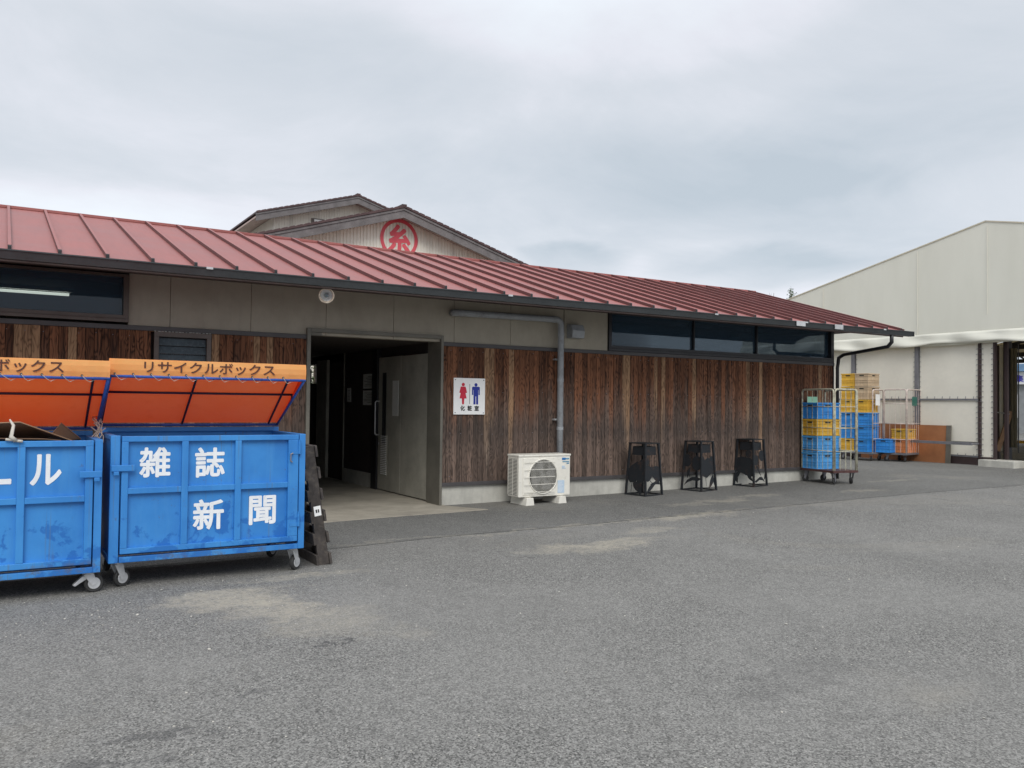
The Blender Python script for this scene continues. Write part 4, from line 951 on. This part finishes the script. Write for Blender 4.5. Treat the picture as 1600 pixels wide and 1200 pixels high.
# ------------------------------------------------------------ roll cages
def cage(loc, rot, L, W, h, mat, basemat, sides, label, rings=(), z0=.22, plates=()):
    """L along local x, W along local y; sides: list of 'x0','x1','y0','y1' that carry a grid"""
    T = thing('roll_cage', (0, 0, 0), label, 'roll cage', 'wheeled roll cages with crates'); r = .017
    b = MB(); b.box(0, L, 0, W, z0, z0+.012)
    for a in ((0, L, 0, .03), (0, L, W-.03, W), (0, .03, .03, W-.03), (L-.03, L, .03, W-.03)): b.box(*a, z0-.03, z0-.0005)
    b.build('platform', basemat, T, .002)
    def pt(sd, u, z):
        return {'x0': (.015, u, z), 'x1': (L-.015, u, z), 'y0': (u, .015, z), 'y1': (u, W-.015, z)}[sd]
    for sd in sides:
        n = W if sd[0] == 'x' else L; lo, hi = (.02, n-.02) if sd[0] == 'x' else (.045, n-.045); b = MB(); R_ = .06
        pts = [pt(sd, lo, z0+.01), pt(sd, lo, h-R_)]
        for a in range(15, 91, 25): pts.append(pt(sd, lo+R_-R_*math.cos(R(a)), h-R_+R_*math.sin(R(a))))
        for a in range(90, -1, -25): pts.append(pt(sd, hi-R_+R_*math.cos(R(a)), h-R_+R_*math.sin(R(a))))
        pts += [pt(sd, hi, h-R_), pt(sd, hi, z0+.01)]
        b.tube(pts, r, 8)
        for z in rings or (z0+.38, z0+.80, h-.38): b.tube([pt(sd, lo, z), pt(sd, hi, z)], .009, 6)
        side = b.build('side_frame', mat, T, smooth=True)
        b = MB(); k = max(3, int(n/.13))
        for i in range(1, k): u = lo+(hi-lo)*i/k; b.tube([pt(sd, u, z0+.02), pt(sd, u, h-.02)], .0045, 5)
        b.build('wire', mat, side)
    for (sd, u, z, w, hh, m_) in plates:
        b = MB(); p0 = Vector(pt(sd, u, z)); p1 = Vector(pt(sd, u+w, z)); nn = (Vector((0, -1, 0)) if sd[0] == 'y' else Vector((-1, 0, 0)))*.02
        vs = [p0+nn, p1+nn, p1+nn+Vector((0, 0, hh)), p0+nn+Vector((0, 0, hh))]; b._add(vs+[v-nn*.2 for v in vs], [(0, 1, 2, 3), (7, 6, 5, 4), (0, 4, 5, 1), (1, 5, 6, 2), (2, 6, 7, 3), (3, 7, 4, 0)]); b.build('label_plate', m_, T)
    for i, (x, y) in enumerate(((.08, .08), (L-.08, .08), (.08, W-.08), (L-.08, W-.08))):
        m = Matrix.Translation((x, y, 0)) @ Matrix.Rotation(R(20+50*i), 4, 'Z'); k = MB(); k.box(-.05, .05, -.04, .04, z0-.045, z0-.031, m)
        for s_ in (-.026, .026):
            vs = [m @ Vector((u, s_+e_, v)) for e_ in (-.002, .002) for u, v in ((-.04, z0-.046), (.03, z0-.046), (.045, .065), (.015, .05))]
            k._add(vs, [(0, 1, 2, 3), (7, 6, 5, 4), (0, 4, 5, 1), (1, 5, 6, 2), (2, 6, 7, 3), (3, 7, 4, 0)])
        cs = k.build('castor', 'steel', T)
        w = MB(); rm = Matrix.Rotation(R(20+50*i), 4, 'Z').to_3x3(); dv = m @ Vector((.03, 0, .065))
        w.lathe([(0, -.018), (.045, -.018), (.06, -.014), (.064, -.008), (.064, .008), (.06, .014), (.045, .018), (0, .018)], (dv.x, dv.y, dv.z), 'y', 18, rm); w.build('wheel', 'rubber', cs)
    T.location = loc; T.rotation_euler = (0, 0, rot)
    return T
def onto(loc, rot, x, y, z): c_, s_ = math.cos(rot), math.sin(rot); return (loc[0]+x*c_-y*s_, loc[1]+x*s_+y*c_, loc[2]+z)
A = ((13.17, 10.08, .068), R(-9))
cage(*A, .60, .86, 1.775, 'cage_rust', 'cage_base', ('x0', 'y0', 'x1'), 'rusty roll cage of mostly blue crates standing at the building corner', (.62, 1.05, 1.45), .25, (('y1', .12, 1.42, .26, .22, 'mint'),))
for k, (m_, z) in enumerate((('p_lblue', .255), ('p_lblue', .575), ('p_yellow', .895), ('p_blue', 1.215))):
    lab = ['pale blue crate at the bottom of the rusty corner cage stack', 'pale blue crate just under the yellow one in the rusty corner cage', 'yellow crate between the blue crates in the rusty corner cage', 'blue crate on top of the stack in the rusty corner cage'][k]
    T = put_crate(m_, onto(*A, .02+.01*(k % 2), .46, z), A[1]+R((0, 1.5, -1, 1)[k]), lab, (.54, .36, .31), 'crates stacked in the corner roll cage')
B = ((19.95, 14.05, .07), R(6))
cage(*B, .62, .95, 1.92, 'cage_pink', 'steel', ('y0', 'x1'), 'pale roll cage with a white paper carrying the two tallest crate stacks', (), .22, (('y0', .16, 1.50, .22, .30, 'white'),))
st = [['p_blue', 'p_blue', 'p_blue', 'p_yellow', 'p_beige', 'p_beige'], ['p_yellow', 'p_blue', 'p_blue', 'p_yellow', 'p_yellow', 'p_yellow']]
nm = {'p_blue': 'blue', 'p_yellow': 'yellow', 'p_beige': 'beige', 'p_orange': 'orange'}
od = ['bottom', 'second', 'third', 'fourth', 'fifth', 'topmost']
for s_, col in enumerate(st):
    for k, m_ in enumerate(col):
        lab = '%s crate, %s from the ground in the %s tall stack by the tent' % (nm[m_], od[k] if k else 'lowest', ('right', 'left')[s_])
        if k == 5: lab = '%s crate on top of the %s tall stack by the tent' % (nm[m_], ('right', 'left')[s_])
        if k == 0: lab = '%s crate at the bottom of the %s tall stack by the tent' % (nm[m_], ('right', 'left')[s_])
        put_crate(m_, onto(*B, .02+.012*((k*7) % 3-1), .14+s_*.40, .24+k*.357), B[1]+R(((k*5) % 4-1.5)*1.2), lab, (.54, .37, .342), 'crates stacked beside the tent')
D_ = ((20.48, 13.40, .07), R(10))
cage(*D_, .92, .62, 1.93, 'cage_pink', 'steel', ('x0', 'y0'), 'pale roll cage with a green plate and orange crates before the brown board', (), .22, (('y0', .32, 1.50, .30, .24, 'green'),))
put_crate('p_orange', onto(*D_, .22, .10, .24), D_[1], 'orange crate at the bottom of the cage with the green plate', (.56, .40, .365), 'crates in the cage before the board')
put_crate('p_yellow', onto(*D_, .25, .12, .61), D_[1], 'yellow crate resting on the orange crate before the brown board', (.56, .38, .26), 'crates in the cage before the board')
put_crate('p_blue', onto(B[0], B[1], .30, -.33, .24), R(12), 'bright blue crate alone between the two pale cages', (.54, .37, .365), 'crates in the cage before the board')
# ------------------------------------------------------------ tent hall
TX, TY = 21.35, 11.72
def tent():
    T = thing('tent_warehouse', (TX, TY, 0), 'large white fabric tent hall with gable end and laced side sheets', 'tent hall')
    hw, zr_, sl = 9.5, 6.25, .222; ze = zr_-sl*hw; x1 = TX+16
    def zt(y): return zr_-sl*abs(y-TY)
    # gable sheet (real thickness), slightly bellied
    b = MB(); ys = [TY-hw+i*hw/12 for i in range(25)]
    n = 8; 
    for y in ys:
        zb = 3.17+.05*math.sin(y*1.3)*.4+(.10 if y > 15 else .04*(y-TY)/4)
        for k in range(n+1):
            t_ = k/n; z = zb+(zt(y)+.02-zb)*t_; b.v.append((TX-.14-.006*math.sin(math.pi*t_), y, z))
    for i in range(len(ys)-1):
        for k in range(n): a = i*(n+1)+k; b.f.append((a, a+1, a+n+2, a+n+1)); b.c.append(None)
    b.build('gable_sheet', 'pvc', T, solid=.01)
    # hanging skirt along the bottom of the gable, with folds
    b = MB(); N_ = 150; y0, y1 = TY-hw, TY+6.3; rr = random.Random(5)
    for i in range(N_+1):
        y = y0+(y1-y0)*i/N_
        for k in range(6):
            t_ = k/5; z = 3.49-.0*t_-.31*t_+.035*math.sin(y*1.1+.6)*t_+.02*math.sin(y*4.)*t_; b.v.append((TX-.19-.05*t_-.035*math.sin(y*2.6+t_*4)*t_-.02*math.sin(y*6.3+t_*2), y, z))
    for i in range(N_):
        for k in range(5): a = i*6+k; b.f.append((a, a+1, a+7, a+6)); b.c.append(None)
    b.build('skirt', 'pvc', T, smooth=True, solid=.006)
    b = MB()
    for y in (13.55, TY-.05+.0, 16.6): b.box(TX-.172, TX-.166, y-.006, y+.006, 3.5 if y > 12 else 3.9, zt(y)-.08)
    b.build('sheet_seam', 'pvc_side', T)
    b = MB(); hp = [(TY-hw-.1, zt(TY-hw)), (TY, zr_+.003), (TY+hw+.1, zt(TY+hw)), (TY+hw+.1, zt(TY+hw)+.03), (TY, zr_+.033), (TY-hw-.1, zt(TY-hw)+.03)]
    b.prism([hp[0], hp[1], hp[4], hp[5]], 'x', TX-.16, x1); b.prism([hp[1], hp[2], hp[3], hp[4]], 'x', TX-.16, x1); b.build('roof', 'pvc_roof', T)
    b = MB(); b.prism([(TY-hw, 3.75), (TY+hw, 3.75), (TY+hw, zt(TY+hw)-.01), (TY, zr_-.01), (TY-hw, zt(TY-hw)-.01)], 'x', x1-.05, x1-.04); b.build('end_sheet', 'pvc_roof', T)
    b = MB(); b.box(TX, x1, TY+hw-.05, TY+hw, .3, ze); b.build('side_sheet', 'pvc_side', T)
    # laced wall sheets on the gable end, left of the opening
    edges = [(11.98, 13.60), (13.70, 15.58), (15.70, 21.2)]
    for y0, y1 in edges:
        for z0, z1 in ((1.77, 3.2), (.66, 1.72), (.31, .58)):
            b = MB(); b.box(TX-.01, TX+.01, y0+.02, y1-.02, z0, z1); b.build('wall_sheet', 'pvc_side', T, .003)
    b = MB()
    for y0, y1 in ((11.9, 21.2),): b.box(TX-.05, TX-.012, y0, y1, 1.725, 1.765); b.box(TX-.04, TX-.012, y0, y1, .27, .305)
    b.build('rail', 'steel', T)
    b = MB(); b.box(TX-.42, TX-.37, 11.93, 15.6, .585, .655); b.box(TX-.37, TX-.012, 11.95, 12.0, .60, .64); b.box(TX-.37, TX-.012, 15.4, 15.45, .60, .64); b.build('guard_rail', 'steel', T, .003)
    for y in (13.65, 15.64): b = MB(); b.box(TX-.06, TX+.06, y-.055, y+.055, .05, 3.2); b.build('post', 'steel', T, .003)
    b = MB(); b.box(TX-.05, TX+.05, 11.91, 11.97, .2, 3.25); b.box(TX-.05, TX+.05, 11.54, 11.595, .2, 3.25); b.box(TX-.05, TX+.05, 11.595, 11.91, 3.19, 3.23); b.box(TX-.05, TX+.05, 11.595, 11.91, .24, .285); b.build('centre_post', 'brownsteel', T, .003)
    b = MB(); b.box(TX-.012, TX+.01, 11.605, 11.90, .29, 3.185); b.build('post_sheet', 'pvc_side', T, .002)
    # lacing ticks
    b = MB()
    z = .35
    while z < 3.15:
        for y, s_ in ((11.90, -1), (11.605, 1), (11.99, 1), (13.59, -1), (13.71, 1), (15.57, -1)):
            b.bar((TX-.052, y-s_*.03, z), (TX-.02, y+s_*.05, z-.015), .010, .010)
        z += .135
    y = 12.1
    while y < 15.5:
        b.bar((TX-.03, y, 1.765), (TX-.016, y, 1.83), .009, .009); b.bar((TX-.03, y, .30), (TX-.016, y, .35), .009, .009); y += .21
    b.build('lacing', 'steel', T)
    b = MB(); b.box(TX-.03, TX+.1, 12.0, 21.2, -.05, .262); b.build('ground_beam', 'brownsteel', T)
    # frame inside the open half
    def post(nm, x, y, w, z1, m_): q = MB(); q.box(x-w, x+w, y-w, y+w, 0, z1); return q.build(nm, m_, T, .003)
    post('post', TX+2.65, 12.93, .045, 3.3, 'brownsteel'); post('post', TX+2.65, 12.66, .08, 3.9, 'darkframe'); post('post', TX+.25, 11.42, .04, 3.3, 'brownsteel')
    b = MB(); b.box(TX+2.64, TX+2.66, 12.745, 12.885, .35, 3.3); b.build('inner_sheet', 'pvc_side', T)
    b = MB()
    for k in range(4): b.box(TX+2.6+.03*(k % 2), TX+2.65+.03*(k % 2), 12.40+k*.045, 12.44+k*.045, .45, 3.2)
    b.build('curtain', paint('khaki_curtain', (.17, .15, .10), .8), T)
    b = MB(); b.box(TX+2.61, TX+2.65, 12.355, 12.37, .3, 3.3); b.build('guide_rope', 'black', T)
    for x in (TX+2.9, TX+7, TX+11, TX+15.5):
        b = MB(); b.bar((x, TY-hw, 3.55), (x, TY+hw, 3.55), .14, .16); b.bar((x, TY-hw, zt(TY-hw)-.3), (x, TY, zr_-.3), .1, .12); b.bar((x, TY+hw, zt(TY+hw)-.3), (x, TY, zr_-.3), .1, .12)
        for j in range(12):
            ya = TY-hw+j*1.5; yb = min(ya+1.5, TY+hw); b.bar((x, ya, 3.6), (x, (ya+yb)/2, zt((ya+yb)/2)-.35), .06, .06); b.bar((x, (ya+yb)/2, zt((ya+yb)/2)-.35), (x, yb, 3.6), .06, .06)
        b.build('truss', 'darkframe', T)
        b = MB(); b.box(x-.1, x+.1, TY-hw, TY-hw+.2, 0, ze); b.build('post', 'darkframe', T)
    b = MB(); b.bar((TX+2.3, 12.75, .35), (TX+2.6, 12.55, 1.45), .05, .12); b.build('leaning_plank', 'card', T)
    b = MB(); b.bar((TX+2.5, 12.9, 1.42), (TX+2.55, 12.55, 1.38), .03, .03); b.build('cross_pipe', 'silver', T)
tent()
b = MB(); b.box(20.98, 21.62, 10.92, 11.80, -.05, .24); tag(b.build('concrete_block', 'concrete', bevel=.015), 'low concrete footing block under the white laced tent post', 'concrete block')
def board():
    T = thing('plywood_board', (21.15, 13.5, 0), 'brown plywood board with grey edge strip leaning on the tent wall', 'board')
    b = MB()
    for y0, y1 in ((12.79, 13.72), (13.73, 14.6), (14.61, 15.3)): b._add([(21.21, y0, .05), (21.21, y1, .05), (21.27, y1, 1.06), (21.27, y0, 1.06), (21.24, y0, .05), (21.24, y1, .05), (21.30, y1, 1.06), (21.30, y0, 1.06)], [(0, 3, 2, 1), (4, 5, 6, 7), (0, 1, 5, 4), (2, 3, 7, 6), (1, 2, 6, 5), (3, 0, 4, 7)])
    b.build('panel', 'ply', T)
    b = MB(); b._add([(21.20, 12.66, .05), (21.20, 12.785, .05), (21.26, 12.785, 1.065), (21.26, 12.66, 1.065), (21.24, 12.66, .05), (21.24, 12.785, .05), (21.30, 12.785, 1.065), (21.30, 12.66, 1.065)], [(0, 3, 2, 1), (4, 5, 6, 7), (0, 1, 5, 4), (2, 3, 7, 6), (1, 2, 6, 5), (3, 0, 4, 7)])
    b.build('edge_strip', 'jamb', T)
board()
# ------------------------------------------------------------ far building seen through the tent
def far():
    T = thing('distant_shop', (50, 25, 0), 'distant grey shop with white and blue sign board seen through the tent', 'building')
    x = 52.
    b = MB(); b.box(x, x+8, 18, 45, 0, 2.995); b.build('wall', paint('grey_shop_wall', (.3, .31, .31), .7), T)
    b = MB(); b.box(x-.3, x+8.3, 18, 45, 3.0, 3.75); sg = b.build('sign_band', 'white', T)
    t = MB(); text(t, '募集', 0, .95, 3.13, 3.55, 0, .008, nx=(0, -1, 0), nz=(0, 0, 1), org=(x-.32, 27.3, 0)); 
    t.build('lettering', paint('sign_violet', (.05, .04, .5), .5), sg)
    b = MB(); b.box(x-.6, x+8.6, 18, 45, 3.76, 4.2); b.build('roof', paint('blue_roof', (.18, .32, .5), .5), T)
    for y in (19.5, 23, 30, 34): b = MB(); b.box(x-.03, x-.002, y, y+1.6, .1, 2.3); b.build('window', 'darkframe', T)
    b = MB(); b.box(x-.06, x-.031, 26.8, 27.4, 1.0, 2.4); b.build('poster', 'white', T)
    g = thing('barrier_bar', (33.5, 16, 0), 'yellow and black striped low barrier bar on the ground beyond the tent', 'barrier')
    for k in range(10): q = MB(); q.bar((33.5, 14.6+k*.35, .26), (33.5, 14.949+k*.35, .26), .09, .11); q.build('stripe', 'p_yellow' if k % 2 else 'black', g)
    for yy in (14.7, 17.8): q = MB(); q.box(33.4, 33.6, yy, yy+.2, 0.05, .2); q.build('foot', 'concrete', g)
far()
# ------------------------------------------------------------ gabled building behind
def gable(T, yf, px, pz, lx, rx_, sl, depth, wallin, wx0, emblem):
    th = .20
    def z(x): return pz-sl*abs(x-px)
    b = MB(); b.prism([(lx, z(lx)-th*.3), (px, pz-th*.3), (rx_, z(rx_)-th*.3), (rx_, z(rx_)), (px, pz), (lx, z(lx))], 'y', yf-.03, yf+depth); roof = b.build('roof', 'tiles', T)
    b = MB(); b.prism([(lx, z(lx)-.34), (px, pz-.34), (rx_, z(rx_)-.34), (rx_, z(rx_)-.062), (px, pz-.062), (lx, z(lx)-.062)], 'y', yf, yf+.06); b.build('barge_board', 'barge', roof)
    b = MB(); b.prism([(lx, z(lx)-.13), (px, pz-.13), (rx_, z(rx_)-.13), (rx_, z(rx_)-.065), (px, pz-.065), (lx, z(lx)-.065)], 'y', yf-.025, yf-.001); b.build('rake_moulding', 'barge', roof)
    b = MB(); b.prism([(lx+.02, z(lx)-.20), (px, pz-.20), (rx_-.02, z(rx_)-.20), (rx_-.02, z(rx_)-.14), (px, pz-.14), (lx+.02, z(lx)-.14)], 'y', yf+.061, yf+depth-.05); b.build('soffit', 'soffit', roof)
    b = MB(); b.box(px-.07, px+.07, yf-.055, yf+depth, pz-.02, pz+.035); b.build('ridge_tile', 'tiles', roof)
    top = []; n_ = int((rx_-lx)/.2)
    for k in range(n_):
        x = lx+k*.2; top += [(x, z(x)+.012), (x+.13, z(x+.13)+.016), (x+.14, z(x+.14)-.006)]
    low = [(rx_, z(rx_)-.055), (px, pz-.055), (lx, z(lx)-.055)]
    b = MB(); b.prism(top+low, 'y', yf-.05, yf-.031); b.build('tile_edge', 'tiles', roof)
    # ribbed siding
    w = MB(); x = wx0; x1 = 2*px-wx0 if emblem else rx_-.9; step = .10; pts = []
    k = 0
    while x < x1:
        w.prism([(x, 0), (x+.06, 0), (x+.06, z(x+.06)-.21), (x, z(x)-.21)], 'y', yf+wallin-.018, yf+wallin)
        x += step
    w.prism([(wx0, 0), (x1, 0), (x1, z(x1)-.21), (px, pz-.21), (wx0, z(wx0)-.21)], 'y', yf+wallin+.001, yf+wallin+.15)
    w.box(wx0, wx0+.1, yf+wallin+.15, yf+depth-.5, 0, z(wx0)-.22)
    return w.build('wall', 'siding', T), z
def back():
    T = thing('emblem_building', (10, 22, 0), 'two-gabled hall with a red circle emblem rising behind the red roof', 'building')
    wl, z = gable(T, 22., 9.79, 7.14, 1.5, 17.5, .307, 7.9, .55, 3.0, True)
    gable(T, 30., 11.47, 9.36, 7.66, 15.6, .295, 9., .6, 8.45, False)
    # emblem painted on the wall of the front gable
    Y = 22.55-.020; c = (9.89, 6.275); b = MB()
    n = 48; r0, r1 = .49, .595
    for i in range(n):
        a, a2 = 2*math.pi*i/n, 2*math.pi*(i+1)/n
        q = lambda r, t_: (c[0]+r*math.cos(t_), c[1]+r*math.sin(t_))
        (x0, z0), (x1, z1), (x2, z2), (x3, z3) = q(r0, a), q(r1, a), q(r1, a2), q(r0, a2)
        b._add([(x0, Y-.004, z0), (x1, Y-.004, z1), (x2, Y-.004, z2), (x3, Y-.004, z3)], [(0, 1, 2, 3)])
    text(b, '糸', c[0]-.37, c[0]+.37, c[1]-.44, c[1]+.43, Y-.004, .03)
    b.build('emblem', 'emblem', wl)
    f = MB(); f.box(9.85, 10.35, 30.54, 30.58, 8.07, 8.37); w = f.build('window', 'brownframe', T); g = MB(); g.box(9.95, 10.32, 30.52, 30.538, 8.11, 8.33); g.build('pane', 'white', w)
back()
# ------------------------------------------------------------ trees behind the roof
def tree(name, x, y, h, label, leafy, seed):
    r = random.Random(seed); T = thing(name, (x, y, 0), label, 'tree')
    t = MB(); t.tube([(x, y, 0), (x+.05, y, h*.5), (x+.02, y, h*.86), (x+.10, y, h)], [.12, .09, .03, .006], 7); tips = []
    for k in range(14 if leafy else 6):
        z0 = h*(.45+.53*r.random()); a = r.random()*6.28; L_ = (h-z0)*.45+.12; ex = (x+math.cos(a)*L_*.7, y+math.sin(a)*L_*.7, z0+L_*.55)
        mid = (x+math.cos(a)*L_*.35, y+math.sin(a)*L_*.35, z0+L_*.18); t.tube([(x+.03, y, z0), mid, ex], [.022, .014, .005], 5); tips += [mid, ex]
        for j in range(2): e2 = (ex[0]+r.uniform(-.25, .25), ex[1]+r.uniform(-.25, .25), ex[2]+r.uniform(-.05, .25)); t.tube([mid, e2], [.008, .003], 4); tips.append(e2)
    t.build('trunk', 'bark', T, smooth=True)
    if leafy:
        c_ = MB(); tips += [(x+.08, y, h*(.9+.012*i)) for i in range(8)]
        for p in tips:
            for j in range(26 if leafy else 3):
                o = Vector((p[0]+r.gauss(0, .06), p[1]+r.gauss(0, .06), p[2]+r.gauss(0, .09))); u = Vector((r.uniform(-1, 1), r.uniform(-1, 1), r.uniform(-1, 1))).normalized(); v = u.cross(Vector((r.uniform(-1, 1), r.uniform(-1, 1), 1))).normalized()
                c_._add([o, o+u*.035+v*.02, o+u*.08, o+u*.035-v*.02], [(0, 1, 2, 3)])
        c_.build('crown', 'leafg', T)
tree('bare_tree', 28.55, 25, 6.45, 'bare twig tip of a tree poking above the red roof edge', False, 3)
tree('leafy_tree', 29.72, 25, 6.60, 'small leafy tree tip above the red roof beside the tent', True, 8)
tree('garden_tree', 6.45, 19.6, 3.1, 'green tree seen through the far end of the dark passage', True, 5)
bpy.context.view_layer.update()
